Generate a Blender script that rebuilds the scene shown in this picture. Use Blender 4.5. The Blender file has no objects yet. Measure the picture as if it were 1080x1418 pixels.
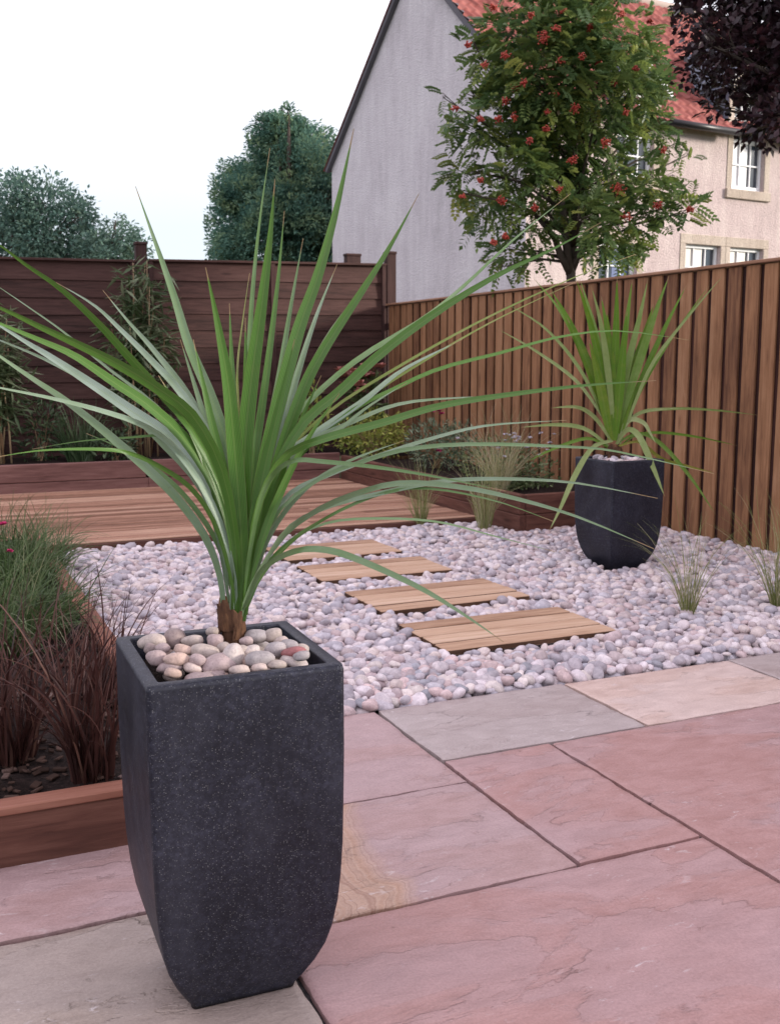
import bpy, math, random
import numpy as np
from mathutils import Vector, Matrix, noise as mnoise
R = random.Random(7)
NR = np.random.RandomState(11)
col = bpy.context.scene.collection
sc = bpy.context.scene
# ------------------------------------------------------------------ survey of the photograph (photo pixels, 1080 x 1418)
F, CX, CY, CAMZ, YH = 1452., 540., 709., 1.2, 499.
PITCH = math.atan((CY - YH) / F)
YAW = math.atan(660. / math.hypot(F, CY - YH))
def ray(px, py):
    x = (px - CX) / F; y = -(py - CY) / F
    f = y * math.sin(PITCH) + math.cos(PITCH); u = y * math.cos(PITCH) - math.sin(PITCH)
    return Vector((x * math.cos(YAW) + f * math.sin(YAW), -x * math.sin(YAW) + f * math.cos(YAW), u))
CAM = Vector((0, 0, CAMZ))
def pt(px, py, t): return CAM + ray(px, py) * t
def gp(px, py, z=0.):
    r = ray(px, py); return CAM + r * ((z - CAMZ) / r.z)
def onx(px, py, X):
    r = ray(px, py); return CAM + r * (X / r.x)
FWD = ray(CX, CY); FWD.normalize()
RIGHT = Vector((math.cos(YAW), -math.sin(YAW), 0))
def depth(p): return (Vector(p) - CAM).dot(FWD)

# ------------------------------------------------------------------ mesh builder
class MB:
    def __init__(s): s.v = []; s.f = []; s.t = []; s.mi = []; s.sm = []
    def vert(s, p, t=.5): s.v.append((p[0], p[1], p[2])); s.t.append(t); return len(s.v) - 1
    def face(s, idx, mi=0, sm=False): s.f.append(tuple(idx)); s.mi.append(mi); s.sm.append(sm)
    def box(s, a, b, t=.5, mi=0, M=None):
        (x0, y0, z0), (x1, y1, z1) = a, b
        c = [Vector(p) for p in ((x0,y0,z0),(x1,y0,z0),(x1,y1,z0),(x0,y1,z0),(x0,y0,z1),(x1,y0,z1),(x1,y1,z1),(x0,y1,z1))]
        if M is not None: c = [M @ p for p in c]
        i = [s.vert(p, t) for p in c]
        for q in ((0,3,2,1),(4,5,6,7),(0,1,5,4),(1,2,6,5),(2,3,7,6),(3,0,4,7)): s.face([i[k] for k in q], mi)
    def bbox(s, a, b, ch=.004, t=.5, mi=0, M=None):
        """box with chamfered edges"""
        a = Vector(a); b = Vector(b); c = (a + b) / 2; h = (b - a) / 2
        ch = min(ch, h.x * .45, h.y * .45, h.z * .45); ids = {}
        for sx in (-1, 1):
            for sy in (-1, 1):
                for sz in (-1, 1):
                    for ax in range(3):
                        p = Vector((sx * (h.x - (ch if ax != 0 else 0)), sy * (h.y - (ch if ax != 1 else 0)), sz * (h.z - (ch if ax != 2 else 0)))) + c
                        if M is not None: p = M @ p
                        ids[(sx, sy, sz, ax)] = s.vert(p, t)
        def quad(k): s.face([ids[q] for q in k], mi)
        for sg in (-1, 1):
            q = [(sg,-1,-1,0),(sg,1,-1,0),(sg,1,1,0),(sg,-1,1,0)]; quad(q if sg > 0 else q[::-1])
            q = [(-1,sg,-1,1),(-1,sg,1,1),(1,sg,1,1),(1,sg,-1,1)]; quad(q if sg > 0 else q[::-1])
            q = [(-1,-1,sg,2),(1,-1,sg,2),(1,1,sg,2),(-1,1,sg,2)]; quad(q if sg > 0 else q[::-1])
        for s1 in (-1, 1):
            for s2 in (-1, 1):
                q = [(s1,s2,-1,0),(s1,s2,-1,1),(s1,s2,1,1),(s1,s2,1,0)]; quad(q if s1*s2 < 0 else q[::-1])
                q = [(s1,-1,s2,0),(s1,1,s2,0),(s1,1,s2,2),(s1,-1,s2,2)]; quad(q if s1*s2 > 0 else q[::-1])
                q = [(-1,s1,s2,1),(1,s1,s2,1),(1,s1,s2,2),(-1,s1,s2,2)]; quad(q if s1*s2 < 0 else q[::-1])
        for sx in (-1, 1):
            for sy in (-1, 1):
                for sz in (-1, 1):
                    q = [(sx,sy,sz,0),(sx,sy,sz,1),(sx,sy,sz,2)]; quad(q if sx*sy*sz > 0 else q[::-1])
    def tube(s, pts, rad, n=8, t=.5, mi=0, cap=True):
        pts = [Vector(p) for p in pts]; rings = []
        for i, p in enumerate(pts):
            d = (pts[min(i + 1, len(pts) - 1)] - pts[max(i - 1, 0)])
            if d.length < 1e-9: d = Vector((0, 0, 1))
            d.normalize(); a = d.orthogonal() if i == 0 else (pa - d * pa.dot(d))
            a.normalize(); pa = a; b = d.cross(a)
            r = rad[i] if hasattr(rad, '__len__') else rad
            rings.append([s.vert(p + (a * math.cos(2*math.pi*k/n) + b * math.sin(2*math.pi*k/n)) * r, t) for k in range(n)])
        for r0, r1 in zip(rings, rings[1:]):
            for k in range(n): s.face((r0[k], r0[(k+1)%n], r1[(k+1)%n], r1[k]), mi, True)
        if cap: s.face(rings[0][::-1], mi); s.face(rings[-1], mi)
    def blade(s, p, d, L, w, droop=.5, n=5, t=.5, side=None, mi=0, curl=0.):
        """a grass blade: tapering strip bending over under its own weight"""
        p = Vector(p); d = Vector(d).normalized()
        sd = side or d.cross(Vector((R.uniform(-1,1), R.uniform(-1,1), .3))); sd = sd.normalized()
        prev = None; cv = Vector((R.gauss(0,1), R.gauss(0,1), 0)) * curl
        for i in range(n + 1):
            k = i / n; ww = w * (1 - k) ** .6 * .5 + .0004
            a, b = s.vert(p - sd * ww, t), s.vert(p + sd * ww, t)
            if prev: s.face((prev[0], prev[1], b, a), mi, True)
            prev = (a, b); p = p + d * (L / n); d = (d + Vector((0, 0, -droop / n * (.3 + 1.4 * k))) + cv / n).normalized()
    def leaf(s, p, d, nrm, L, w, t=.5, mi=0):
        p = Vector(p); d = Vector(d).normalized(); sd = d.cross(nrm)
        if sd.length < 1e-6: sd = d.orthogonal()
        sd.normalize(); up = sd.cross(d)
        a = s.vert(p, t); b = s.vert(p + d * L * .45 + sd * w * .5 + up * w * .12, t); c = s.vert(p + d * L - up * L * .08, t); e = s.vert(p + d * L * .45 - sd * w * .5 + up * w * .12, t)
        s.face((a, b, c), mi, True); s.face((a, c, e), mi, True)
    def build(s, name, mats, parent=None, loc=None):
        me = bpy.data.meshes.new(name); v = s.v
        if loc is not None: v = [(p[0]-loc[0], p[1]-loc[1], p[2]-loc[2]) for p in v]
        me.from_pydata(v, [], s.f)
        for m in (mats if isinstance(mats, (list, tuple)) else [mats]): me.materials.append(m)
        me.polygons.foreach_set('material_index', s.mi); me.polygons.foreach_set('use_smooth', s.sm)
        at = me.attributes.new('tint', 'FLOAT', 'POINT'); at.data.foreach_set('value', s.t)
        me.update(); o = bpy.data.objects.new(name, me); col.objects.link(o)
        if loc is not None: o.location = loc
        if parent is not None: o.parent = parent
        return o
def part(name, mb, mats, root, label=None):
    """mesh built in world coordinates, child of a thing standing at root.location without rotation"""
    l = Vector(root.location); p = root.parent
    while p is not None: l = l + Vector(p.location); p = p.parent
    o = mb.build(name, mats, root, None)
    me = o.data; n = len(me.vertices); a = np.empty(n * 3, 'f'); me.vertices.foreach_get('co', a)
    a = a.reshape(-1, 3) - np.array(l, 'f'); me.vertices.foreach_set('co', a.ravel()); me.update()
    if label: o['label'] = label
    return o
def tag(o, label, cat, group=None, kind=None):
    o['label'] = label; o['category'] = cat
    if group: o['group'] = group
    if kind: o['kind'] = kind
    return o
def thing(name, loc, label, cat, group=None):
    o = bpy.data.objects.new(name, None); col.objects.link(o); o.location = loc; o.empty_display_size = .1
    return tag(o, label, cat, group)
def structure(o): o['kind'] = 'structure'; return o

# ------------------------------------------------------------------ materials
class NT:
    def __init__(s, name):
        s.m = bpy.data.materials.new(name); s.m.use_nodes = True; s.nt = s.m.node_tree; s.nt.nodes.clear()
        s.out = s.n('ShaderNodeOutputMaterial')
    def n(s, k, **kw):
        o = s.nt.nodes.new(k)
        for a, b in kw.items(): setattr(o, a, b)
        return o
    def l(s, a, b): s.nt.links.new(a, b)
    def val(s, sock, v):
        if hasattr(v, 'is_output'): s.l(v, sock)
        else: sock.default_value = v
    def obj(s, scale=(1, 1, 1)):
        t = s.n('ShaderNodeTexCoord'); m = s.n('ShaderNodeMapping'); m.inputs['Scale'].default_value = scale
        s.l(t.outputs['Object'], m.inputs['Vector']); return m.outputs[0]
    def noise(s, vec, scale, detail=4, rough=.55, dist=0):
        o = s.n('ShaderNodeTexNoise'); s.l(vec, o.inputs['Vector']); o.inputs['Scale'].default_value = scale
        o.inputs['Detail'].default_value = detail; o.inputs['Roughness'].default_value = rough; o.inputs['Distortion'].default_value = dist
        return o.outputs['Fac']
    def ramp(s, fac, stops):
        o = s.n('ShaderNodeValToRGB'); s.val(o.inputs[0], fac); e = o.color_ramp.elements
        while len(e) < len(stops): e.new(.5)
        for k, (p, c) in zip(e, stops): k.position = p; k.color = (*c, 1) if len(c) == 3 else c
        return o.outputs[0]
    def mix(s, a, b, fac, mode='MIX'):
        o = s.n('ShaderNodeMix', data_type='RGBA', blend_type=mode); s.val(o.inputs[0], fac)
        for k, v in ((6, a), (7, b)): s.val(o.inputs[k], v if hasattr(v, 'is_output') else (*v, 1))
        return o.outputs[2]
    def math(s, op, a, b=0., clamp=False):
        o = s.n('ShaderNodeMath', operation=op, use_clamp=clamp); s.val(o.inputs[0], a); s.val(o.inputs[1], b); return o.outputs[0]
    def tint(s): return s.n('ShaderNodeAttribute', attribute_name='tint').outputs['Fac']
    def island(s): return s.n('ShaderNodeNewGeometry').outputs['Random Per Island']
    def bump(s, h, strength=.3, dist=.01, nrm=None):
        o = s.n('ShaderNodeBump'); s.l(h, o.inputs['Height']); o.inputs['Strength'].default_value = strength; o.inputs['Distance'].default_value = dist
        if nrm is not None: s.l(nrm, o.inputs['Normal'])
        return o.outputs[0]
    def pbr(s, color, rough=.7, spec=.4, nrm=None, metal=0.):
        b = s.n('ShaderNodeBsdfPrincipled'); s.val(b.inputs['Base Color'], color if hasattr(color, 'is_output') else (*color, 1))
        s.val(b.inputs['Roughness'], rough); s.val(b.inputs['Specular IOR Level'], spec); b.inputs['Metallic'].default_value = metal
        if nrm is not None: s.l(nrm, b.inputs['Normal'])
        s.l(b.outputs[0], s.out.inputs[0]); return b
def foliage(name, stops, rough=.5, spec=.4, trans=.25, nscale=3., veins=0):
    m = NT(name); t = m.tint(); v = m.obj()
    n = m.noise(v, nscale, 3)
    f = m.math('ADD', t, m.math('MULTIPLY', m.math('SUBTRACT', n, .5), .5))
    c = m.ramp(f, stops); nrm = None
    b = m.pbr(c, rough, spec, nrm)
    tr = m.n('ShaderNodeBsdfTranslucent'); m.l(m.mix(c, (1, 1, .5), .0), tr.inputs[0])
    mx = m.n('ShaderNodeMixShader'); mx.inputs[0].default_value = trans
    m.l(b.outputs[0], mx.inputs[1]); m.l(tr.outputs[0], mx.inputs[2]); m.l(mx.outputs[0], m.out.inputs[0])
    return m.m
def wood(name, dark, mid, light, axis='X', rough=.75, grain=1., groove=0., spread=.35, stain=.0, spec=.25):
    """timber with grain along an axis, a different shade for every board (mesh island)"""
    m = NT(name); i = m.island()
    sc_ = {'X': (1.2, 14, 14), 'Y': (14, 1.2, 14), 'Z': (14, 14, 1.2)}[axis]
    tc = m.n('ShaderNodeTexCoord'); off = m.n('ShaderNodeVectorMath', operation='ADD')
    cb = m.n('ShaderNodeCombineXYZ'); k = m.math('MULTIPLY', i, 37.)
    for q in range(3): m.l(k, cb.inputs[q])
    m.l(tc.outputs['Object'], off.inputs[0]); m.l(cb.outputs[0], off.inputs[1])
    mp = m.n('ShaderNodeMapping'); mp.inputs['Scale'].default_value = sc_; m.l(off.outputs[0], mp.inputs[0])
    g = m.noise(mp.outputs[0], 3.2, 6, .62, .6); mb_ = m.n('ShaderNodeMapping'); mb_.inputs['Scale'].default_value = tuple(.45 if a_ == axis else 3. for a_ in 'XYZ'); m.l(off.outputs[0], mb_.inputs[0]); big = m.noise(mb_.outputs[0], 3.0, 4, .6)
    f = m.math('ADD', m.math('MULTIPLY', g, .75), m.math('MULTIPLY', m.math('SUBTRACT', i, .5), spread))
    f = m.math('ADD', f, m.math('MULTIPLY', m.math('SUBTRACT', big, .5), .6))
    c = m.ramp(f, [(.12, dark), (.42, mid), (.72, light)])
    # knots
    vo = m.n('ShaderNodeTexVoronoi'); vo.inputs['Scale'].default_value = 1.
    mk = m.n('ShaderNodeMapping'); mk.inputs['Scale'].default_value = {'X': (2.2, 9, 9), 'Y': (9, 2.2, 9), 'Z': (9, 9, 2.2)}[axis]
    m.l(off.outputs[0], mk.inputs[0]); m.l(mk.outputs[0], vo.inputs['Vector'])
    kn = m.ramp(vo.outputs['Distance'], [(.05, (1, 1, 1)), (.16, (0, 0, 0))])
    c = m.mix(c, dark, m.math('MULTIPLY', kn, .7))
    if stain:
        st = m.ramp(m.noise(tc.outputs['Object'], 1.3, 5), [(.45, (0, 0, 0)), (.7, (1, 1, 1))]); c = m.mix(c, tuple(x * .45 for x in dark), m.math('MULTIPLY', st, stain))
    h = g
    if groove:
        w = m.n('ShaderNodeTexWave', wave_type='BANDS', bands_direction={'X': 'Y', 'Y': 'X'}[axis]); w.inputs['Scale'].default_value = groove
        m.l(tc.outputs['Object'], w.inputs['Vector']); h = m.math('ADD', m.math('MULTIPLY', g, .4), m.math('MULTIPLY', w.outputs['Fac'], 1.2)); c = m.mix(c, tuple(x * .6 for x in dark), m.math('MULTIPLY', m.ramp(m.math('ADD', w.outputs['Fac'], m.math('MULTIPLY', m.math('SUBTRACT', g, .5), .9)), [(.2, (1,1,1)), (.55, (0,0,0))]), .62))
    m.pbr(c, rough, spec, m.bump(h, .45 * grain, .006)); return m.m
def pebble_mat(name, attr=False, cols=None):
    m = NT(name); o = m.n('ShaderNodeObjectInfo')
    i = m.island() if not attr else o.outputs['Random']
    cols = cols or [(.42,.39,.42),(.58,.53,.54),(.36,.34,.37),(.63,.58,.57),(.52,.43,.43),(.49,.48,.52),(.68,.64,.65),(.45,.39,.39),(.56,.51,.53),(.39,.38,.42),(.61,.54,.51)]
    r = m.n('ShaderNodeValToRGB'); m.l(i, r.inputs[0]); r.color_ramp.interpolation = 'CONSTANT'; e = r.color_ramp.elements
    while len(e) < len(cols): e.new(.5)
    for k, c in enumerate(cols): e[k].position = k / len(cols); e[k].color = (*c, 1)
    v = m.obj(); n = m.noise(v, 55, 5, .6); n2 = m.noise(v, 260, 2)
    c = m.mix(m.mix(r.outputs[0], (1.09, 1.045, 1.065), 1., 'MULTIPLY'), m.ramp(n, [(.3, (.55,.52,.54)), (.7, (1.25,1.22,1.2))]), .55, 'MULTIPLY')
    c = m.mix(c, m.ramp(n2, [(.36, (.6,.58,.6)), (.5, (1,1,1))]), .4, 'MULTIPLY')
    m.pbr(c, .62, .35, m.bump(n2, .08, .002)); return m.m

# ------------------------------------------------------------------ light and air
el, az = math.radians(14), math.radians(120)     # azimuth clockwise from +Y
SUN = Vector((math.cos(el) * math.sin(az), math.cos(el) * math.cos(az), math.sin(el)))
w = bpy.data.worlds.new('World'); sc.world = w; w.use_nodes = True; nt = w.node_tree; nt.nodes.clear()
wo = nt.nodes.new('ShaderNodeOutputWorld'); bg = nt.nodes.new('ShaderNodeBackground'); bg.inputs[1].default_value = .13
sky = nt.nodes.new('ShaderNodeTexSky'); sky.sky_type = 'NISHITA'; sky.sun_disc = False; sky.sun_elevation = el; sky.sun_rotation = az
sky.air_density = 1.2; sky.dust_density = 2.0; sky.ozone_density = 1.5
tc = nt.nodes.new('ShaderNodeTexCoord'); nz = nt.nodes.new('ShaderNodeTexNoise'); nz.inputs['Scale'].default_value = 2.2; nz.inputs['Detail'].default_value = 5
nt.links.new(tc.outputs['Generated'], nz.inputs['Vector'])
rp = nt.nodes.new('ShaderNodeValToRGB'); rp.color_ramp.elements[0].position = .25; rp.color_ramp.elements[0].color = (.72,)*3 + (1,); rp.color_ramp.elements[1].position = .6; rp.color_ramp.elements[1].color = (.92,)*3 + (1,)
nt.links.new(nz.outputs['Fac'], rp.inputs[0])
mx = nt.nodes.new('ShaderNodeMix'); mx.data_type = 'RGBA'; nt.links.new(rp.outputs[0], mx.inputs[0]); nt.links.new(sky.outputs[0], mx.inputs[6]); mx.inputs[7].default_value = (7.6, 7.1, 7.85, 1)
sxz = nt.nodes.new('ShaderNodeSeparateXYZ'); nt.links.new(tc.outputs['Generated'], sxz.inputs[0])
hz = nt.nodes.new('ShaderNodeMapRange'); hz.inputs[1].default_value = .12; hz.inputs[2].default_value = .36; nt.links.new(sxz.outputs[2], hz.inputs[0])
mh = nt.nodes.new('ShaderNodeMix'); mh.data_type = 'RGBA'; nt.links.new(hz.outputs[0], mh.inputs[0]); mh.inputs[6].default_value = (4.1, 4.55, 4.95, 1); nt.links.new(mx.outputs[2], mh.inputs[7])
nt.links.new(mh.outputs[2], bg.inputs[0]); nt.links.new(bg.outputs[0], wo.inputs[0])
L = bpy.data.lights.new('sun', 'SUN'); L.energy = 3.0; L.angle = math.radians(10); L.color = (1, .93, .82)
so = bpy.data.objects.new('sun', L); col.objects.link(so); so.location = (8, -4, 9); so.rotation_euler = SUN.to_track_quat('Z', 'Y').to_euler()
cd = bpy.data.cameras.new('camera'); cam = bpy.data.objects.new('camera', cd); col.objects.link(cam); sc.camera = cam
cam.location = CAM; cam.rotation_euler = (math.pi/2 - PITCH, 0, -YAW); cd.sensor_fit = 'VERTICAL'; cd.sensor_height = 24; cd.lens = 24 * F / 1418.
cd.dof.use_dof = True; cd.dof.focus_distance = 2.4; cd.dof.aperture_fstop = 8.
cd.clip_start = .05; cd.clip_end = 500
sc.view_settings.view_transform = 'Standard'; sc.view_settings.look = 'None'; sc.view_settings.exposure = .80; sc.view_settings.gamma = 1

# ------------------------------------------------------------------ ground
def noisy_sheet(name, x0, x1, y0, y1, z, nx, ny, amp, scale, mat):
    mb = MB()
    for j in range(ny + 1):
        for i in range(nx + 1):
            x = x0 + (x1-x0)*i/nx; y = y0 + (y1-y0)*j/ny
            mb.vert((x, y, z + amp * mnoise.noise(Vector((x, y, 1.7)) * scale)))
    for j in range(ny):
        for i in range(nx):
            a = j*(nx+1)+i; mb.face((a, a+1, a+nx+2, a+nx+1), 0, True)
    return mb.build(name, mat)
g = NT('earth_and_turf'); v = g.obj(); n = g.noise(v, 3, 6); g.pbr(g.ramp(n, [(.35, (.035,.05,.02)), (.6, (.06,.075,.03))]), .95, .1, g.bump(n, .6, .05)); 
mb = MB(); q = [mb.vert(p) for p in ((-200,-200,-.09),(200,-200,-.09),(200,260,-.09),(-200,260,-.09))]; mb.face(q)
structure(mb.build('ground', g.m))
soilm = NT('dark_soil'); v = soilm.obj(); n = soilm.noise(v, 60, 6, .7); n2 = soilm.noise(v, 9, 4)
soilm.pbr(soilm.mix(soilm.ramp(n, [(.35, (.012,.008,.008)), (.6, (.05,.034,.03)), (.78, (.12,.085,.08))]), (.5,.4,.4), n2, 'MULTIPLY'), .95, .15, soilm.bump(n, 1, .02)); SOIL = soilm.m
bedm = NT('grey_grit'); n = bedm.noise(bedm.obj(), 90, 3); bedm.pbr(bedm.ramp(n, [(.3, (.10,.09,.1)), (.7, (.3,.27,.28))]), .9, .1)  # dark to mid grey grit under the pebbles
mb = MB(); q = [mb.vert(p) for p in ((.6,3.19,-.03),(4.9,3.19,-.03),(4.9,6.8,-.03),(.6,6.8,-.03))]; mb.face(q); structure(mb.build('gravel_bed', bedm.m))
mb = MB(); q = [mb.vert(p) for p in ((-3,-1,-.016),(4.84,-1,-.016),(4.84,3.2,-.016),(-3,3.2,-.016))]; mb.face(q)
mortar = NT('mortar'); n = mortar.noise(mortar.obj(), 40, 5); mortar.pbr(mortar.ramp(n, [(.3, (.035,.032,.034)), (.7, (.10,.09,.092))]), .95, .1, mortar.bump(n, .5, .01))
patio = structure(mb.build('patio', mortar.m))

# ------------------------------------------------------------------ patio slabs (riven sandstone)
def slab_mat(name, c0, c1, c2, band=None, seed=0.):
    """riven sandstone: two bedding layers with a broken ledge between them, scuffs, stains and a fine sandy grain"""
    m = NT(name); tcn = m.n('ShaderNodeTexCoord'); mp = m.n('ShaderNodeMapping'); mp.inputs['Location'].default_value = (seed, seed * 1.7, 0); m.l(tcn.outputs['Object'], mp.inputs[0]); v = mp.outputs[0]
    mp2 = m.n('ShaderNodeMapping'); mp2.inputs['Scale'].default_value = (1, 2.2, 1); mp2.inputs['Rotation'].default_value = (0, 0, .15 + .3 * math.sin(seed * 7)); m.l(v, mp2.inputs[0]); vs = mp2.outputs[0]
    big = m.noise(v, 2.1, 4, .55, .5); med = m.noise(vs, 9, 6, .62, .5); fine = m.noise(v, 170, 2, .6); lay = m.noise(vs, 1.5, 7, .56, .25)
    zone = m.ramp(lay, [(.44, (0,0,0)), (.495, (.35,.35,.35)), (.505, (.75,.75,.75)), (.60, (1,1,1))])
    c = m.mix(m.mix(c0, c1, m.math('MULTIPLY', med, 1.3, True)), m.mix(c1, c2, big), zone)
    if band:
        sx = m.n('ShaderNodeSeparateXYZ'); m.l(tcn.outputs['Object'], sx.inputs[0]); e = m.math('ADD', m.math('ADD', sx.outputs[0], m.math('MULTIPLY', sx.outputs[1], -.2)), m.math('MULTIPLY', m.math('SUBTRACT', big, .5), .3))
        cbx = m.n('ShaderNodeCombineXYZ'); m.l(m.math('MULTIPLY', e, 9.), cbx.inputs[0]); st = m.noise(cbx.outputs[0], 2.0, 2, .5)
        bc = m.ramp(st, [(.36, band[2]), (.42, band[0]), (.49, band[1]), (.52, band[2]), (.55, band[1]), (.66, band[0])]); c = m.mix(bc, c, m.ramp(m.math('ADD', e, .5), [(band[3] + .47, (0,0,0)), (band[3] + .53, (1,1,1))]))
    c = m.mix(c, m.ramp(fine, [(.3, (.86,.85,.85)), (.7, (1.1,1.1,1.09))]), .8, 'MULTIPLY')
    c = m.mix(c, m.ramp(med, [(.3, (.84,.82,.82)), (.7, (1.12,1.12,1.12))]), .7, 'MULTIPLY')
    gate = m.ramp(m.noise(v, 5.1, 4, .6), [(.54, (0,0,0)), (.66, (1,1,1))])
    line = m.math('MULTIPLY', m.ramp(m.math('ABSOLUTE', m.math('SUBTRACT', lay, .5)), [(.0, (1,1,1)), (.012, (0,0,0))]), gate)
    c = m.mix(c, tuple(x*.42 for x in c0), m.math('MULTIPLY', line, .5))  # ledge shading painted into the stone colour as dark lines
    sp = m.noise(vs, 16, 6, .7, .6); gate2 = m.ramp(m.noise(v, 2.6, 2), [(.5, (0,0,0)), (.62, (1,1,1))])
    c = m.mix(c, (.66,.60,.62), m.math('MULTIPLY', m.math('MULTIPLY', m.ramp(sp, [(.60, (0,0,0)), (.70, (1,1,1))]), gate2), .7))
    dk = m.noise(vs, 19, 5, .7, .8); c = m.mix(c, tuple(x*.4 for x in c0), m.math('MULTIPLY', m.ramp(dk, [(.27, (1,1,1)), (.335, (0,0,0))]), .6))
    h = m.math('ADD', m.math('MULTIPLY', med, .5), m.math('MULTIPLY', fine, .06)); h = m.math('ADD', h, m.math('MULTIPLY', zone, .55)); h = m.math('SUBTRACT', h, m.math('MULTIPLY', line, .3))
    m.pbr(c, m.math('ADD', m.math('MULTIPLY', med, .35), .32), .4, m.bump(h, .8, .012)); return m.m
PINK = ((.380,.200,.180), (.385,.230,.222), (.39,.270,.280)); MAUVE = ((.37,.230,.212), (.39,.262,.262), (.41,.298,.308))
GREY = ((.35,.275,.265), (.385,.32,.315), (.41,.345,.34)); BUFF = ((.50,.35,.30), (.57,.43,.385), (.58,.47,.45)); SAND = ((.29,.225,.19), (.33,.265,.235), (.36,.30,.28))
ORANGE = ((.43,.27,.20), (.46,.31,.24), (.33,.19,.14))
SL = [ # x0, x1, y0, y1, palette, label
 (1.395,2.145,2.705,3.205,GREY,'grey sandstone slab at the gravel edge'), (2.155,2.93,2.705,3.19,BUFF,'buff cream sandstone slab at the gravel edge'),
 (2.94,3.70,2.705,3.20,GREY,'grey slab at the right edge of the patio'), (3.71,4.82,2.705,3.195,PINK,None),
 (1.775,2.96,1.60,2.695,PINK,'large pink slab on the right'), (2.97,4.82,1.6,2.695,MAUVE,None),
 (1.395,1.76,1.985,2.695,PINK,'small pink upright slab with a pale scuff'), (.70,1.385,2.545,3.205,MAUVE,'mauve slab behind the tall planter'),
 (.72,1.385,1.985,2.535,MAUVE,'mauve slab with an orange banded end'), (.625,1.76,.9,1.975,PINK,'largest pink slab in the foreground'),
 (-.35,.71,2.19,2.56,MAUVE,'pinkish slab along the raised bed'), (-.5,.615,1.25,2.18,SAND,'sandy grey slab under the planter'),
 (1.77,3.2,.6,1.59,MAUVE,None), (-.5,.615,.3,1.24,PINK,None), (.625,1.76,-.2,.89,GREY,None), (-1.6,-.36,2.19,2.56,GREY,None), (-1.7,-.51,1.25,2.18,PINK,None), (3.21,4.82,.6,1.59,GREY,None)]
def poly_noise(t, s): return mnoise.noise(Vector((t * 9, s, .3)))
for k, (x0, x1, y0, y1, pal, lab) in enumerate(SL):
    band = None; c = (x0+x1)/2, (y0+y1)/2
    if lab and 'orange' in lab: band = (*ORANGE, -.06)
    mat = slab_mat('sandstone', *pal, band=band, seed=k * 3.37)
    def line_(a, b): n = max(8, int((b-a)/.02)); return [a, a + .0035] + [a + (b-a)*q/n for q in range(1, n)] + [b - .0035, b]
    X, Y = line_(x0, x1), line_(y0, y1); nx, ny = len(X) - 1, len(Y) - 1; mb = MB(); tilt = (R.uniform(-.003,.003), R.uniform(-.003,.003)); dz = R.uniform(-.0015,.0015); G = []
    def edge(t, sd): return .0045 * mnoise.noise(Vector((t * 7, sd, .3))) + .0035 * mnoise.noise(Vector((t * 31, sd, 2.3))) - .006 * max(0, mnoise.noise(Vector((t * 13, sd, 5.3))) - .35)
    for j in range(ny + 1):
        for i in range(nx + 1):
            x, y = X[i], Y[j]; u, vv = (x-x0)/(x1-x0), (y-y0)/(y1-y0)
            if i <= 1: x -= edge(y, 1.1 + k)
            if i >= nx-1: x += edge(y, 8.8 + k)
            if j <= 1: y -= edge(x, 4.2 + k)
            if j >= ny-1: y += edge(x, 6.6 + k)
            P = Vector((x, y, k * .71)); n1 = mnoise.noise(P * 2.3); n2 = mnoise.noise(P * 8.)
            z = .0025 * n1 + .0014 * n2 + dz + tilt[0]*(u-.5) + tilt[1]*(vv-.5)
            if min(i, nx-i, j, ny-j) == 0: z -= .0022 + .002 * abs(n2)
            G.append(mb.vert((x - c[0], y - c[1], z)))
    W = nx + 1
    for j in range(ny):
        for i in range(nx): a = j*W+i; mb.face((G[a], G[a+1], G[a+W+1], G[a+W]), 0, True)
    rim = [G[i] for i in range(nx)] + [G[j*W + nx] for j in range(ny)] + [G[ny*W + i] for i in range(nx, 0, -1)] + [G[j*W] for j in range(ny, 0, -1)]
    ta = [mb.vert(mb.v[q]) for q in rim]; bo = [mb.vert((mb.v[q][0], mb.v[q][1], -.03)) for q in rim]
    for q in range(len(rim)): r_ = (q+1) % len(rim); mb.face((bo[q], bo[r_], ta[r_], ta[q]))
    o = mb.build('slab', mat, patio); o.location = (*c, 0)
    if lab: o['label'] = lab

# ------------------------------------------------------------------ pebbles
def ico(sub):
    import bmesh
    bm = bmesh.new(); bmesh.ops.create_icosphere(bm, subdivisions=sub, radius=1); v = np.array([q.co[:] for q in bm.verts]); bm.verts.index_update(); f = np.array([[q.index for q in p.verts] for p in bm.faces]); bm.free(); return v, f
IC = {1: ico(1), 2: ico(2), 3: ico(3)}
def shape_variants(sub, n, seed):
    rs = np.random.RandomState(seed); v, _ = IC[sub]; out = []
    for _k in range(n):
        o = rs.uniform(0, 50, 3); d = np.array([1 + .22 * mnoise.noise(Vector(p * .9 + o)) + .05 * mnoise.noise(Vector(p * 2.2 + o)) for p in v])
        q = np.sign(v) * np.abs(v) ** rs.uniform(.82, 1.0); out.append(q * d[:, None])
    return out
VAR2, VAR3 = shape_variants(2, 14, 3), shape_variants(3, 18, 5)
def rotm(rs, tilt):
    M = Matrix.Rotation(rs.uniform(0, 6.28), 3, 'Z') @ Matrix.Rotation(rs.normal(0, tilt), 3, 'X') @ Matrix.Rotation(rs.normal(0, tilt), 3, 'Y'); return np.array(M)
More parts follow.
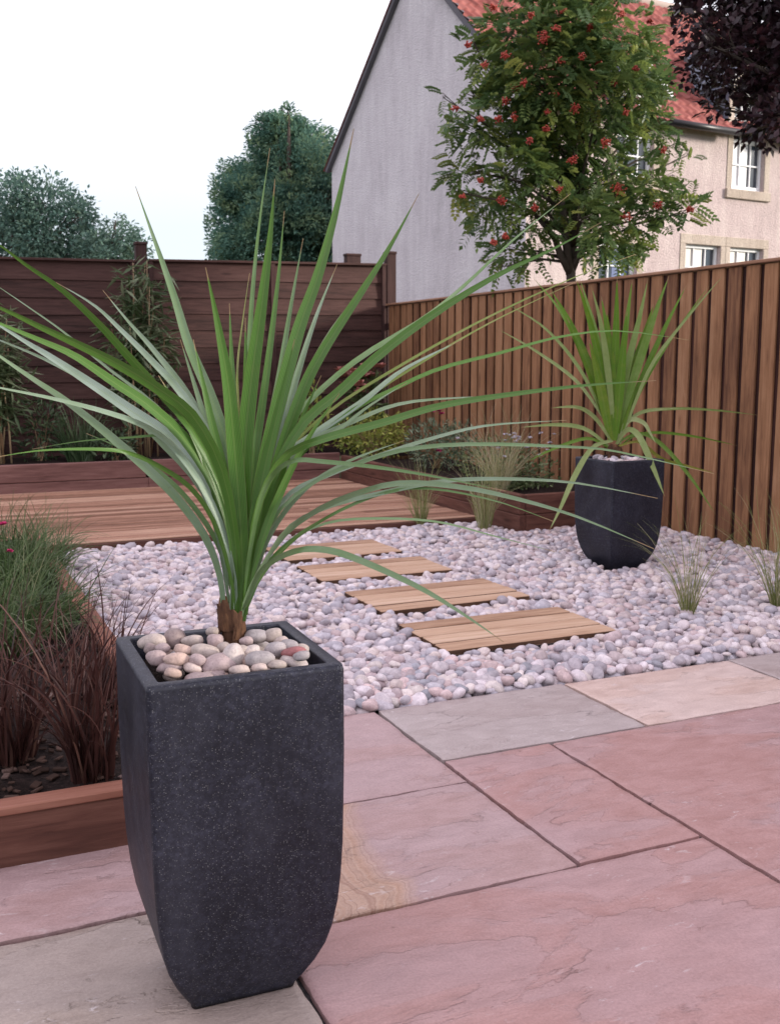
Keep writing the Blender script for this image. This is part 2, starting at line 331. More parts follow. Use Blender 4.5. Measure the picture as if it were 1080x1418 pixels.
def raw_mesh(name, V, Fc, mat, smooth=True):
    me = bpy.data.meshes.new(name); me.vertices.add(len(V)); me.vertices.foreach_set('co', np.asarray(V, 'f').ravel())
    n = len(Fc); me.loops.add(n * 3); me.polygons.add(n); me.loops.foreach_set('vertex_index', np.asarray(Fc, 'i').ravel())
    me.polygons.foreach_set('loop_start', np.arange(0, n*3, 3, dtype='i')); me.update(calc_edges=True)
    me.polygons.foreach_set('use_smooth', np.ones(n, bool)); me.materials.append(mat); me.validate(); return me
PADS = [(1.905,2.74,3.665,4.15), (1.935,2.75,4.40,4.875), (1.93,2.71,5.15,5.60), (1.945,2.69,5.79,6.27)]
POT1 = Vector((.507, 1.892, 0)); POT2 = Vector((3.70, 4.985, .0)); H1 = .655
def blocked(x, y, m=.012):
    for a, b, c_, d in PADS:
        if a - m < x < b + m and c_ - m < y < d + m: return True
    if abs(x - POT2.x) < .15 and abs(y - POT2.y) < .15: return True
    return False
spots = []; sp = .0425
y = 3.225; row = 0
while y < 6.74:
    x = .66 + (row % 2) * sp / 2
    while x < 4.80:
        xx, yy = x + NR.normal(0, .007), y + NR.normal(0, .007)
        if not blocked(xx, yy) and not (xx > 3.76 and yy > 6.22) and yy > 3.222: spots.append((xx, yy, NR.uniform(-.006, .016)))
        x += sp
    y += sp * .88; row += 1
# lower layer fills the gaps between the upper pebbles
low = [(x + NR.normal(0, .012), y + NR.normal(0, .012), -.018) for (x, y, z) in spots if NR.rand() < .75]
low = [p for p in low if p[1] > 3.225]
tall = [(x + NR.normal(0, .01), y + NR.normal(0, .01), .022 + NR.uniform(0, .01)) for (x, y, z) in spots if NR.rand() < .10 and y > 3.25]
tall = [p for p in tall if not blocked(p[0], p[1])]
def in_frame(x, y):
    p = Vector((x, y, 0)) - CAM; t = p.dot(FWD); px = CX + F * p.dot(RIGHT) / t; py = CY - F * p.dot(RIGHT.cross(FWD)) / t
    return (10 < px < 1075) and py < 1000 and not (px < 492 and py > 878), t
cand = sorted([(in_frame(x, y)[1], k) for k, (x, y, z) in enumerate(spots) if in_frame(x, y)[0]])[:285]
near = {k for _, k in cand}
Vs, Fs, nv = [], [], 0
PEB = pebble_mat('rounded_pebbles')
def radii(rs):
    a = rs.uniform(.0215, .037); 
    if rs.rand() < .10: a *= 1.25
    if rs.rand() < .15: a *= .72
    return np.array([a, a * rs.uniform(.66, .92), a * rs.uniform(.42, .72)])
for k, (x, y, z) in enumerate(spots + low + tall):
    if k in near: continue
    far = math.hypot(x, y) > 5.6
    V = (VAR2[NR.randint(len(VAR2))] * radii(NR)) @ rotm(NR, .3).T + np.array([x, y, z]); Fc = IC[2][1]
    Vs.append(V); Fs.append(Fc + nv); nv += len(V)
me = raw_mesh('pebbles', np.concatenate(Vs), np.concatenate(Fs), PEB); o = bpy.data.objects.new('pebbles', me); col.objects.link(o)
tag(o, 'bed of rounded pale grey and pinkish pebbles around the timber stepping pads', 'gravel', kind='stuff')
PCOL = [('pale lilac grey pebble at the front of the gravel by the patio slabs', (.58,.54,.56)), ('mid grey pebble at the front of the gravel by the patio slabs', (.42,.40,.43)), ('slate blue grey pebble at the front of the gravel by the patio slabs', (.33,.34,.38)),
        ('pinkish pebble at the front of the gravel by the patio slabs', (.56,.45,.44)), ('cream pebble at the front of the gravel by the patio slabs', (.66,.61,.58)), ('brownish mauve pebble at the front of the gravel by the patio slabs', (.43,.36,.37))]
PM = [pebble_mat('pebble_stone', True, [c, tuple(q * 1.15 for q in c), tuple(q * .88 for q in c)]) for _, c in PCOL]
pm_mesh = {}
for k in sorted(near):
    x, y, z = spots[k]; ci = NR.choice(6, p=[.28,.24,.12,.14,.12,.10]); vi = NR.randint(len(VAR3))
    if (ci, vi) not in pm_mesh: pm_mesh[(ci, vi)] = raw_mesh('pebble', VAR3[vi] * radii(NR), IC[3][1], PM[ci])
    o = bpy.data.objects.new('pebble', pm_mesh[(ci, vi)]); col.objects.link(o); o.location = (x, y, z + .002)
    o.rotation_euler = (NR.normal(0, .3), NR.normal(0, .3), NR.uniform(0, 6.28)); s_ = NR.uniform(.9, 1.1); o.scale = (s_, s_, s_)
    tag(o, PCOL[ci][0], 'pebble', 'front pebbles of the gravel bed')

# ------------------------------------------------------------------ timber: stepping pads, deck, raised beds
DECKW = wood('pale_deck_timber', (.24,.13,.08), (.46,.29,.195), (.60,.425,.315), 'X', groove=0, spread=.3)
EDGEW = wood('gap_shade_edge', (.03,.014,.008), (.09,.045,.026), (.16,.085,.05), 'X')  # darkened timber colour, stands in for shade between the boards
DECKR = wood('reddish_deck_boards', (.20,.095,.06), (.43,.23,.155), (.56,.35,.25), 'X', groove=12.5, spread=.55)
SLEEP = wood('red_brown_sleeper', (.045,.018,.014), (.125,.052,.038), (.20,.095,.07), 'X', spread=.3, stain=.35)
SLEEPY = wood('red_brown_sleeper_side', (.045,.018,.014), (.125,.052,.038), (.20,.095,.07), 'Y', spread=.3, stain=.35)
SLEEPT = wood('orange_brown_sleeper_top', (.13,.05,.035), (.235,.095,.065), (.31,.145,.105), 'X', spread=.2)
DARKW = wood('dark_bearer', (.02,.01,.008), (.05,.025,.018), (.08,.04,.03), 'Y')
plab = ['timber stepping pad nearest the patio, the largest of the path', 'timber stepping pad second from the patio', 'timber stepping pad third from the patio, second from the deck', 'timber stepping pad nearest the wooden deck']
def paint_gap_shade(mb):
    for q, f in enumerate(mb.f):   # side faces take the darker timber, painting shade into the gaps
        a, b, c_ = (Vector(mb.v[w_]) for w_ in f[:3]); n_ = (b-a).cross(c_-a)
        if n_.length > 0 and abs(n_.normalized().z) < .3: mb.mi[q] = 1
for k, (x0, x1, y0, y1) in enumerate(PADS):
    zt = .034; c = Vector(((x0+x1)/2, (y0+y1)/2, 0)); ang = R.uniform(-.012, .012); t = thing('stepping_pad', c, plab[k], 'stepping pad', 'timber stepping pads through the gravel')
    nb = 4; wb = (y1-y0)/nb; M = Matrix.Translation(c) @ Matrix.Rotation(ang, 4, 'Z') @ Matrix.Translation(-c)
    mb = MB()
    for b in range(nb): mb.bbox((x0 + R.uniform(-.004,.004), y0 + b*wb + .007, zt-.026), (x1 + R.uniform(-.004,.004), y0 + (b+1)*wb - .007, zt + R.uniform(-.0015,.0015)), .004, M=M)
    paint_gap_shade(mb); part('boards', mb, [DECKW, EDGEW], t)
    for xb in (x0 + .05, (x0+x1)/2, x1 - .05):
        mb = MB(); mb.bbox((xb-.022, y0+.012, -.028), (xb+.022, y1-.012, zt-.0285), .002, M=M); part('bearer', mb, DARKW, t)
t = thing('deck', (1.0, 8.2, 0), 'low reddish timber deck of grooved boards beyond the gravel', 'deck')
mb = MB(); y = 6.765; zt = .052
while y < 9.55:
    x = -3.2 - R.uniform(0, .8)
    while x < 3.765:
        x1 = min(x + R.uniform(2.4, 3.6), 3.765); mb.bbox((x+.0015, y, zt-.026), (x1-.0015, y+.095, zt + R.uniform(-.0012,.0012)), .003); x = x1
    y += .106
paint_gap_shade(mb); part('boards', mb, [DECKR, EDGEW], t)
mb = MB(); mb.bbox((-3.2, 6.742, -.08), (3.765, 6.764, zt - .006), .003); part('fascia', mb, SLEEP, t)
def sleeper(root, a, b, top=None, mat=SLEEP, name='sleeper', lab=None):
    mb = MB(); mb.bbox(a, b, .006); return part(name, mb, mat, root, lab)
# front left bed
t = thing('raised_bed', (.3, 2.6, 0), 'low red-brown timber raised bed at the left front, planted with grasses', 'raised bed')
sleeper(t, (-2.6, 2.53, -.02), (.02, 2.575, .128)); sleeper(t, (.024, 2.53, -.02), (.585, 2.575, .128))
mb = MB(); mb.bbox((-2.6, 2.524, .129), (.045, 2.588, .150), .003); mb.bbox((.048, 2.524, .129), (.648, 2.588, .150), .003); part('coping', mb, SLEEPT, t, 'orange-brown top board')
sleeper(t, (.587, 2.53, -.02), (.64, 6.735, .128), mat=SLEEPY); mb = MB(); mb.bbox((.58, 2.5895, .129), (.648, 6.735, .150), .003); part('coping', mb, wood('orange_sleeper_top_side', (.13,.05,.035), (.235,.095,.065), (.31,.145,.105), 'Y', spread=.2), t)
s_ = noisy_sheet('soil', -2.58, .587, 2.576, 6.74, .105, 110, 150, .018, 7, SOIL); s_.parent = t; s_.location = (-.3, -2.6, 0)
# back bed under the left fence
t = thing('raised_bed', (1.5, 9.7, 0), 'long red-brown timber raised bed along the far lap fence', 'raised bed')
SLB = wood('weathered_sleeper', (.085,.036,.032), (.20,.10,.088), (.29,.16,.145), 'X', spread=.3, stain=.3)
for a, b in ((-3.2, -.6), (-.598, 1.9), (1.902, 3.78)): sleeper(t, (a, 9.6, .03), (b, 9.66, .138), mat=SLB); sleeper(t, (a + .02, 9.597, .142), (b - .02 if b < 3 else b, 9.655, .30), mat=SLB)
s_ = noisy_sheet('soil', -3.2, 4.78, 9.655, 10.88, .25, 60, 16, .03, 3, SOIL); s_.parent = t; s_.location = (-1.5, -9.7, 0)
# right bed under the closeboard fence
t = thing('raised_bed', (4.2, 7.5, 0), 'red-brown timber raised bed in the corner beside the picket fence', 'raised bed')
sleeper(t, (3.782, 6.22, -.03), (3.84, 9.598, .13), mat=SLEEPY); sleeper(t, (3.785, 6.223, .132), (3.838, 9.598, .275), mat=SLEEPY)
sleeper(t, (3.842, 6.22, -.03), (4.80, 6.275, .13)); sleeper(t, (3.842, 6.224, .132), (4.80, 6.272, .272))
s_ = noisy_sheet('soil', 3.84, 4.80, 6.27, 9.65, .22, 20, 60, .03, 3, SOIL); s_.parent = t; s_.location = (-4.2, -7.5, 0)

# ------------------------------------------------------------------ fences
FX = 4.85; FT = 1.80
FENR = wood('brown_fence_boards', (.12,.052,.028), (.295,.145,.072), (.43,.24,.135), 'Z', spread=.26, stain=.25)
FENC = wood('fence_capping', (.16,.075,.045), (.30,.16,.10), (.42,.25,.16), 'Y', spread=.2)
t = thing('picket_fence', (FX, 7, 0), 'tall brown vertical board fence with a capping rail on the right', 'fence')
mb = MB(); y = -1.0; k = 0
while y < 10.84:
    wb = .116 + R.uniform(-.006, .006); x = FX + R.uniform(-.002, .002); lean = R.uniform(-.003, .003)
    M = Matrix.Translation((x, y, -.055)) @ Matrix.Rotation(lean, 4, 'X') @ Matrix.Rotation(R.uniform(-.025,.025), 4, 'Z')
    mb.bbox((0, 0, .03), (.019, min(wb, 10.85 - y), FT + .051 - R.uniform(0,.004)), .003, M=M)
    y += .158
part('boards', mb, FENR, t)
mb = MB(); y = -1.08
while y < 10.84:
    mb.bbox((FX + .0205, y, -.03), (FX + .036, min(y + .157, 10.86), FT - .006), .003); y += .158
part('back_boards', mb, wood('dark_rear_boards', (.02,.007,.006), (.042,.015,.012), (.07,.03,.022), 'Z', spread=.3), t)
for z in (.30, .95, 1.55):
    mb = MB(); mb.bbox((FX + .0375, -1, z), (FX + .075, 10.88, z + .07), .003); part('rail', mb, FENC, t)
mb = MB(); mb.bbox((FX - .022, -1.05, FT), (FX + .095, 4.2, FT + .022), .004); mb.bbox((FX - .02, 4.203, FT), (FX + .094, 7.6, FT + .021), .004); mb.bbox((FX - .021, 7.603, FT + .001), (FX + .094, 10.86, FT + .022), .004); part('capping_rail', mb, FENC, t)

LAPW = wood('dark_stained_lap_boards', (.03,.014,.012), (.076,.036,.031), (.115,.059,.052), 'X', spread=.2, stain=.2)
LAPP = wood('dark_stained_post', (.02,.009,.009), (.052,.024,.022), (.085,.042,.036), 'Z', spread=.3)
FY = 10.94
def lap_panel(x0, x1, zt0, zt1, label):
    t = thing('lap_fence_panel', ((x0+x1)/2, FY, .2), label, 'fence panel', 'dark lap fence panels')
    mb = MB(); n = 12; zb = .16
    for b in range(n):
        for s in range(24):
            pass
        # each lap board: a wavy edged strip leaning over the one below
        row = []
        for s in range(25):
            u = s/24; x = x0 + (x1-x0)*u; top = zt0 + (zt1-zt0)*u - .03; hb = (top - zb)/n
            zl = zb + b*hb - .012 + .010*mnoise.noise(Vector((x*1.6, b*3.1 + x0, .2))); zu = zb + (b+1)*hb + .01
            row.append([mb.vert((x, FY - .022, zl)), mb.vert((x, FY - .006, zl)), mb.vert((x, FY + .002, zu)), mb.vert((x, FY - .006, zu))])
        for a, c_ in zip(row, row[1:]):
            mb.face((a[0], c_[0], c_[3], a[3])); mb.face((a[1], a[2], c_[2], c_[1])); mb.face((a[0], a[1], c_[1], c_[0])); mb.face((a[3], c_[3], c_[2], a[2]))
        mb.face(row[0]); mb.face(row[-1][::-1])
    part('lap_boards', mb, LAPW, t)
    nbat = 3
    for q in range(nbat):
        x = x0 + .03 + (x1 - x0 - .06) * q / (nbat-1); ztop = zt0 + (zt1-zt0)*(x-x0)/(x1-x0)
        mb = MB(); mb.bbox((x-.024, FY-.05, zb-.02), (x+.024, FY-.0235, ztop - .025), .003); part('batten', mb, LAPP, t)
    mb = MB(); dz = zt1 - zt0; M = Matrix.Translation((x0, FY, zt0)) @ Matrix.Rotation(-math.atan2(dz, x1-x0), 4, 'Y')
    mb.bbox((0, -.055, -.024), (x1-x0, .03, 0), .003, M=M); part('capping', mb, LAPW, t)
def lap_post(x, z1, label, wd=.05, y=FY):
    t = thing('fence_post', (x, y, 0), label, 'fence post', 'dark fence posts'); mb = MB(); mb.bbox((x-wd, y-.05, -.05), (x+wd, y+.05, z1 - .03), .004); part('shaft', mb, LAPP, t)
    mb = MB(); mb.bbox((x-wd-.008, y-.058, z1-.0295), (x+wd+.008, y+.058, z1), .006); part('cap', mb, LAPP, t)
lap_panel(-.62, 2.10, 2.16, 2.20, 'dark brown lap fence panel on the left with bamboo against its end')
lap_panel(2.22, 4.86, 2.215, 2.265, 'dark brown lap fence panel in front of the white gable')
lap_panel(-3.4, -.74, 2.12, 2.16, 'dark brown lap fence panel at the far left')
lap_post(2.16, 2.38, 'tall dark fence post between the two lap panels behind the bamboo', .055)
lap_post(4.92, 2.40, 'dark corner post where the lap fence meets the picket fence', .055)
lap_post(-.68, 2.38, 'dark fence post at the far left of the lap fence', .055)
lap_post(4.86, 2.46, 'square capped brown post standing behind the lap fence', .09, 11.9)

# ------------------------------------------------------------------ planters
tm = NT('dark_terrazzo'); v = tm.obj()
vo = tm.n('ShaderNodeTexVoronoi'); vo.inputs['Scale'].default_value = 330; tm.l(v, vo.inputs['Vector'])
bigv = tm.noise(v, 5, 4, .6); fin = tm.noise(v, 75, 8, .85)
c = tm.ramp(bigv, [(.3, (.005,.0055,.011)), (.7, (.013,.014,.025))])
c = tm.mix(c, (.040,.042,.066), tm.math('MULTIPLY', tm.ramp(fin, [(.47, (0,0,0)), (.66, (1,1,1))]), tm.ramp(bigv, [(.34, (.25,.25,.25)), (.62, (1,1,1))])))
sx = tm.n('ShaderNodeSeparateColor'); tm.l(vo.outputs['Color'], sx.inputs[0])
chip = tm.math('MULTIPLY', tm.ramp(sx.outputs[0], [(.60, (0,0,0)), (.98, (1,1,1))]), tm.ramp(vo.outputs['Distance'], [(.18, (1,1,1)), (.42, (0,0,0))]))
c = tm.mix(c, (.13,.13,.14), chip)
sc2 = tm.noise(tm.obj((1.2, 1.2, .5)), 9, 6, .7); c = tm.mix(c, (.034,.035,.05), tm.math('MULTIPLY', tm.ramp(sc2, [(.5, (0,0,0)), (.72, (1,1,1))]), .5))
tm.pbr(c, tm.math('ADD', tm.math('MULTIPLY', bigv, .3), .36), .32, tm.bump(fin, .12, .002)); TERR = tm.m
inm = NT('planter_inside'); inm.pbr((.025,.026,.033), .6, .3); 
PROF = [(0,.560),(.015,.575),(.05,.650),(.10,.745),(.16,.835),(.22,.893),(.30,.940),(.38,.966),(.48,.984),(.60,.992),(.75,1.0),(.9,1.0),(.985,1.0),(1.0,.985)]
def superring(hw, r, n=6):
    """square with small rounded corners"""
    pts = []
    for q, (sx, sy) in enumerate(((1,1),(-1,1),(-1,-1),(1,-1))):
        for k in range(n + 1):
            a = math.pi/2 * (q + k/n); pts.append((sx*(hw - r) + r*math.cos(a), sy*(hw - r) + r*math.sin(a)))
    return pts
def planter(root, hw, H, yaw):
    mb = MB(); rings = []; M = Matrix.Rotation(yaw, 3, 'Z'); L0 = Vector(root.location)
    def ring(h, z, r):
        return [mb.vert(L0 + M @ Vector((x, y, z))) for x, y in superring(h, r)]
    rings = [ring(hw*.35, .004, .01)] + [ring(hw*w_, z*H, .010 if z < .99 else .008) for z, w_ in PROF]
    n = len(rings[0])
    mb.face(rings[0][::-1])
    for a, b in zip(rings, rings[1:]):
        for k in range(n): mb.face((a[k], a[(k+1)%n], b[(k+1)%n], b[k]), 0, True)
    th = .026; top = rings[-1]; rin = ring(hw - th + .002, H, .006); r2 = ring(hw - th, H - .004, .006); r3 = ring(hw - th - .004, H*.8, .006)
    for a, b, m_ in ((top, rin, 0), (rin, r2, 0), (r2, r3, 0)):
        for k in range(n): mb.face((a[k], a[(k+1)%n], b[(k+1)%n], b[k]), m_, True)
    part('shell', mb, TERR, root)
    mb = MB(); q = [mb.vert(L0 + M @ Vector((x, y, H - .045))) for x, y in superring(hw - th - .003, .006)]; mb.face(q); part('soil_fill', mb, SOIL, root)
PY1 = math.radians(-1.5)
P1 = thing('planter', POT1, 'tall dark grey terrazzo planter in the left foreground on the paving', 'planter', 'square dark planters'); planter(P1, .178, H1, PY1)
P2 = thing('planter', POT2, 'dark square planter standing in the pebbles beside the picket fence', 'planter', 'square dark planters'); planter(P2, .183, .64, math.radians(1))
for p_, sgn in ((P1, 1), (P2, 1)):
    for ch in p_.children:
        # bevel-like crisp shading on the square corners
        if ch.name.startswith('shell'):
            md = ch.modifiers.new('weighted', 'WEIGHTED_NORMAL'); md.keep_sharp = False
# stones in the front planter (photo px, radii px, colour)
S1 = [(211,889,20,12,'gb'),(242,885,14,17,'br'),(267,888,15,9,'gb'),(254,900,13,8,'tn'),(284,904,20,13,'gb'),(214,911,14,11,'mv'),(246,913,18,7,'tn'),(236,925,18,9,'mv'),(240,932,12,7,'tn'),(267,925,13,8,'be'),(303,920,25,15,'mv'),(323,909,14,18,'cr'),(360,913,20,13,'gr'),(348,903,13,9,'cr'),(381,900,15,13,'gr'),(354,881,17,10,'gr'),(377,879,13,9,'gb'),(400,894,13,9,'gr'),(408,904,18,9,'rd'),(408,917,19,9,'cr'),(341,888,9,7,'mv'),(298,888,11,11,'mv'),(294,875,9,7,'gb'),(333,928,14,7,'be'),(362,928,13,6,'be'),(384,921,13,7,'gb'),(200,900,10,8,'br'),(310,897,10,8,'gb'),(422,898,10,7,'gb'),(390,888,10,7,'be'),(226,898,11,8,'mv'),(274,914,11,8,'mv'),(335,900,9,8,'gb'),(345,918,11,8,'tn'),(420,910,11,7,'gr')]
SC = {'gb': ((.37,.325,.29), 'grey-beige cobble in the tall front planter'), 'br': ((.26,.21,.20), 'dusky brown cobble at the left rear of the front planter'), 'tn': ((.42,.32,.27), 'tan cobble in the tall front planter'), 'mv': ((.34,.275,.268), 'mauve cobble in the tall front planter'), 'be': ((.46,.39,.35), 'pale beige cobble in the tall front planter'), 'cr': ((.52,.47,.44), 'cream cobble in the tall front planter'), 'gr': ((.33,.31,.31), 'mid grey cobble in the tall front planter'), 'rd': ((.32,.13,.13), 'dull red cobble at the right end of the front planter')}
SM = {k: pebble_mat('cobble_stone', True, [c, tuple(q * 1.1 for q in c), tuple(q * .93 for q in c)]) for k, (c, _) in SC.items()}
Rz1 = Matrix.Rotation(-PY1, 2)
for k, (px, py, rx, ry, ck) in enumerate(S1):
    zc = H1 - .004 + R.uniform(-.004, .004) + (.014 if 870 < py < 915 else 0)
    p = gp(px, py, zc); q = Matrix.Rotation(PY1, 2) @ Vector((p.x - POT1.x, p.y - POT1.y)); lim = .132
    q = Rz1 @ Vector((p.x - POT1.x, p.y - POT1.y)); q.x = max(-lim, min(lim, q.x)); q.y = max(-lim, min(lim, q.y)); q = Matrix.Rotation(PY1, 2) @ q
    t = depth(p); a = rx / F * t; b = ry / F * t
    rad = np.array([a * 1.05, max(a * .75, b), max(b * .95, a*.5)]); me = raw_mesh('cobble', VAR3[k % len(VAR3)] * rad, IC[3][1], SM[ck])
    o = bpy.data.objects.new('cobble', me); col.objects.link(o); o.location = (POT1.x + q.x, POT1.y + q.y, zc); o.rotation_euler = (R.uniform(-.25,.25), R.uniform(-.25,.25), -YAW + R.uniform(-.5,.5))
    tag(o, SC[ck][1], 'cobble', 'cobbles dressing the front planter')
# hidden filler stones under the top layer
for k in range(42):
    q = Matrix.Rotation(PY1, 2) @ Vector((R.uniform(-.115,.115), R.uniform(-.115,.115))); ck = R.choice(['gb','mv','tn','gr'])
    a = R.uniform(.02, .027); me = raw_mesh('cobble', VAR3[k % len(VAR3)] * np.array([a, a*.8, a*.6]), IC[3][1], SM[ck]); o = bpy.data.objects.new('cobble', me); col.objects.link(o)
    o.location = (POT1.x + q.x, POT1.y + q.y, H1 - .022 + R.uniform(-.004,.004)); o.rotation_euler = (R.uniform(-.3,.3), R.uniform(-.3,.3), R.uniform(0,6)); tag(o, SC[ck][1], 'cobble', 'cobbles dressing the front planter')
for k in range(46):
    x, y = R.uniform(-.135,.135), R.uniform(-.135,.135); a = R.uniform(.020, .029); ci = R.randrange(6)
    me = raw_mesh('cobble', VAR3[k % len(VAR3)] * np.array([a, a*.8, a*.6]), IC[3][1], PM[ci]); o = bpy.data.objects.new('cobble', me); col.objects.link(o)
    o.location = (POT2.x + x, POT2.y + y, .64 - .022 + R.uniform(-.004,.02)); o.rotation_euler = (R.uniform(-.3,.3), R.uniform(-.3,.3), R.uniform(0,6))
    tag(o, 'small %s pebble in the planter beside the fence' % PCOL[ci][0].split(' pebble')[0], 'cobble', 'pebbles dressing the fence-side planter')

# ------------------------------------------------------------------ cordylines (cabbage palms)
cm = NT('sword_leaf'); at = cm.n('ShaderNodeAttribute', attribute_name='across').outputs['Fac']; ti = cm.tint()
vein = cm.n('ShaderNodeTexWave', wave_type='BANDS', bands_direction='X'); vein.inputs['Scale'].default_value = 3.2; vein.inputs['Distortion'].default_value = .4
cb = cm.n('ShaderNodeCombineXYZ'); cm.l(at, cb.inputs[0]); cm.l(cb.outputs[0], vein.inputs['Vector'])
nn = cm.noise(cm.obj(), 18, 4); alo = cm.n('ShaderNodeAttribute', attribute_name='along').outputs['Fac']; mid = cm.math('ABSOLUTE', cm.math('SUBTRACT', at, .5))
c = cm.ramp(cm.math('ADD', ti, cm.math('MULTIPLY', cm.math('SUBTRACT', nn, .5), .25)), [(.0, (.32,.26,.15)), (.12, (.19,.23,.06)), (.35, (.072,.170,.020)), (.6, (.095,.195,.045)), (.85, (.20,.28,.175)), (1., (.31,.39,.33))])  # grey-green end: glaucous undersides plus sky sheen put into the colour
c = cm.mix(c, cm.ramp(vein.outputs['Fac'], [(.2, (.60,.64,.55)), (.8, (1.12,1.12,1.12))]), .7, 'MULTIPLY')
c = cm.mix(c, (.20,.26,.08), cm.math('MULTIPLY', cm.ramp(mid, [(.0, (1,1,1)), (.07, (0,0,0))]), .35))
c = cm.mix(c, (.16,.10,.06), cm.math('MULTIPLY', cm.ramp(mid, [(.46, (0,0,0)), (.5, (1,1,1))]), .5))
c = cm.mix(c, (.26,.18,.09), cm.ramp(cm.math('ADD', alo, cm.math('MULTIPLY', nn, .06)), [(.985, (0,0,0)), (1.02, (1,1,1))])); c = cm.mix(c, (.11,.085,.035), cm.math('MULTIPLY', cm.ramp(cm.noise(cm.obj(), 60, 5, .75), [(.66, (0,0,0)), (.74, (1,1,1))]), .5)); b = cm.pbr(c, .36, .36, cm.bump(vein.outputs['Fac'], .12, .001)); tr = cm.n('ShaderNodeBsdfTranslucent'); cm.l(c, tr.inputs[0]); mxs = cm.n('ShaderNodeMixShader'); mxs.inputs[0].default_value = .22
cm.l(b.outputs[0], mxs.inputs[1]); cm.l(tr.outputs[0], mxs.inputs[2]); cm.l(mxs.outputs[0], cm.out.inputs[0]); SWORD = cm.m
SWORD2 = SWORD.copy(); SWORD2.name = 'upright_sword_leaf'
for q in SWORD2.node_tree.nodes:
    if q.type == 'VALTORGB' and len(q.color_ramp.elements) == 6:
        for e_ in q.color_ramp.elements: e_.color = (e_.color[0]*1.45, e_.color[1]*1.25, e_.color[2]*.8, 1)
    if q.type == 'BUMP': q.inputs['Strength'].default_value = 0
    if q.type == 'BSDF_PRINCIPLED': q.inputs['Specular IOR Level'].default_value = .18
def spline(P, n):
    out = []; m = len(P)
    for k in range(n + 1):
        s = k / n * (m - 1); i = min(int(s), m - 2); u = s - i
        p0, p1, p2, p3 = P[max(i-1,0)], P[i], P[i+1], P[min(i+2, m-1)]
        out.append(.5 * ((2*p1) + (p2-p0)*u + (2*p0-5*p1+4*p2-p3)*u*u + (3*p1-p0-3*p2+p3)*u*u*u))
    return out
def sword(root, P, wm, tint, axis, alpha=.5, n=26, peak=.45, base_w=.46, mat=None):
    """long tapering leaf through the 3-D points P (base to tip), V-folded, turned about its own length by alpha"""
    C = spline([Vector(p) for p in P], n); mb = MB(); ac = []; al_ = []; rows = []; cols_ = (-1, -.5, 0, .5, 1)
    L = sum((b - a).length for a, b in zip(C, C[1:])); s = 0.
    for k, p in enumerate(C):
        if k: s += (C[k] - C[k-1]).length
        u = s / L; d = (C[min(k+1,n)] - C[max(k-1,0)]).normalized(); view = (p - CAM).normalized()
        ip = d.cross(view); ip = ip.normalized() if ip.length > 1e-5 else d.orthogonal().normalized()
        up = Vector((0,0,1)) + (axis - p).normalized() * .5; nat = d.cross(up)
        if nat.length > 1e-4:
            nat.normalize(); nat = nat if nat.dot(ip) >= 0 else -nat
            sd = (ip * (1 - alpha) + nat * alpha)
        else: sd = ip
        sd = (sd - d * sd.dot(d)).normalized(); nn_ = sd.cross(d)
        if nn_.dot(view) > 0: nn_ = -nn_
        if u < peak: wd = base_w + (1 - base_w) * math.sin(u / peak * math.pi / 2)
        else: q = (u - peak) / (1 - peak); wd = (1 - q ** 1.7) * (1 - .12 * q)
        hw = max(wd * wm * .5, .0006); fold = .22 * hw
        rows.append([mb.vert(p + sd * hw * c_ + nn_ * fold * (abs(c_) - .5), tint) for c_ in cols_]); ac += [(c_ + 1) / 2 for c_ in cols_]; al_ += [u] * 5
    for a, b_ in zip(rows, rows[1:]):
        for q in range(4): mb.face((a[q], a[q+1], b_[q+1], b_[q]), 0, True)
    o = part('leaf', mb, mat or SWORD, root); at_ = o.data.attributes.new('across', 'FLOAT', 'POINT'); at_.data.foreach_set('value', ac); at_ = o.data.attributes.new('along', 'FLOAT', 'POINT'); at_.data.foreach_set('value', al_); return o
BARK = NT('fibrous_stem'); v = BARK.obj((1, 1, .25)); n = BARK.noise(v, 70, 6, .7); n2 = BARK.noise(BARK.obj(), 22, 3)
BARK.pbr(BARK.mix(BARK.ramp(n, [(.3, (.03,.014,.009)), (.55, (.11,.055,.032)), (.78, (.25,.13,.065))]), (.7,.65,.6), n2, 'MULTIPLY'), .8, .2, BARK.bump(n, .5, .004))
def cordyline(base, label, stem_h, stem_r):
    t = thing('cordyline', base, label, 'palm plant', 'cordylines in the dark planters')
    mb = MB(); mb.tube([base + Vector((R.uniform(-.003,.003), 0, stem_h * k/6 - .03)) for k in range(7)], [stem_r * q for q in (1.15,1.05,.98,.92,.85,.75,.5)], 14); part('stem', mb, BARK.m, t)
    for k in range(9):   # dry leaf bases wrapping the stem
        a = R.uniform(0, 6.28); z = stem_h * R.uniform(.0, .6); mb = MB(); d = Vector((math.cos(a), math.sin(a), 0)); sd = Vector((-d.y, d.x, 0)); p = base + d * stem_r * .97 + Vector((0,0,z)); hgt = stem_h * R.uniform(.4, .7)
        r_ = [[mb.vert(p + sd * (c_ * stem_r * wq) + d * (.003 - abs(c_) * stem_r * .3 + oq) + Vector((0, 0, hq * hgt))) for c_ in (-1, -.4, .4, 1)] for wq, hq, oq in ((.85, 0, .002), (.7, .4, .004), (.45, .8, .005), (.1, 1, .007))]
        for a_, b_ in zip(r_, r_[1:]):
            for q in range(3): mb.face((a_[q], a_[q+1], b_[q+1], b_[q]), 0, True)
        part('leaf_sheath', mb, BARK.m, t)
    return t
B1 = gp(322, 893, H1 - .005); T0 = depth(B1); cord1 = cordyline(B1, 'large green cordyline with long sword leaves in the front planter', .088, 16 / F * T0)
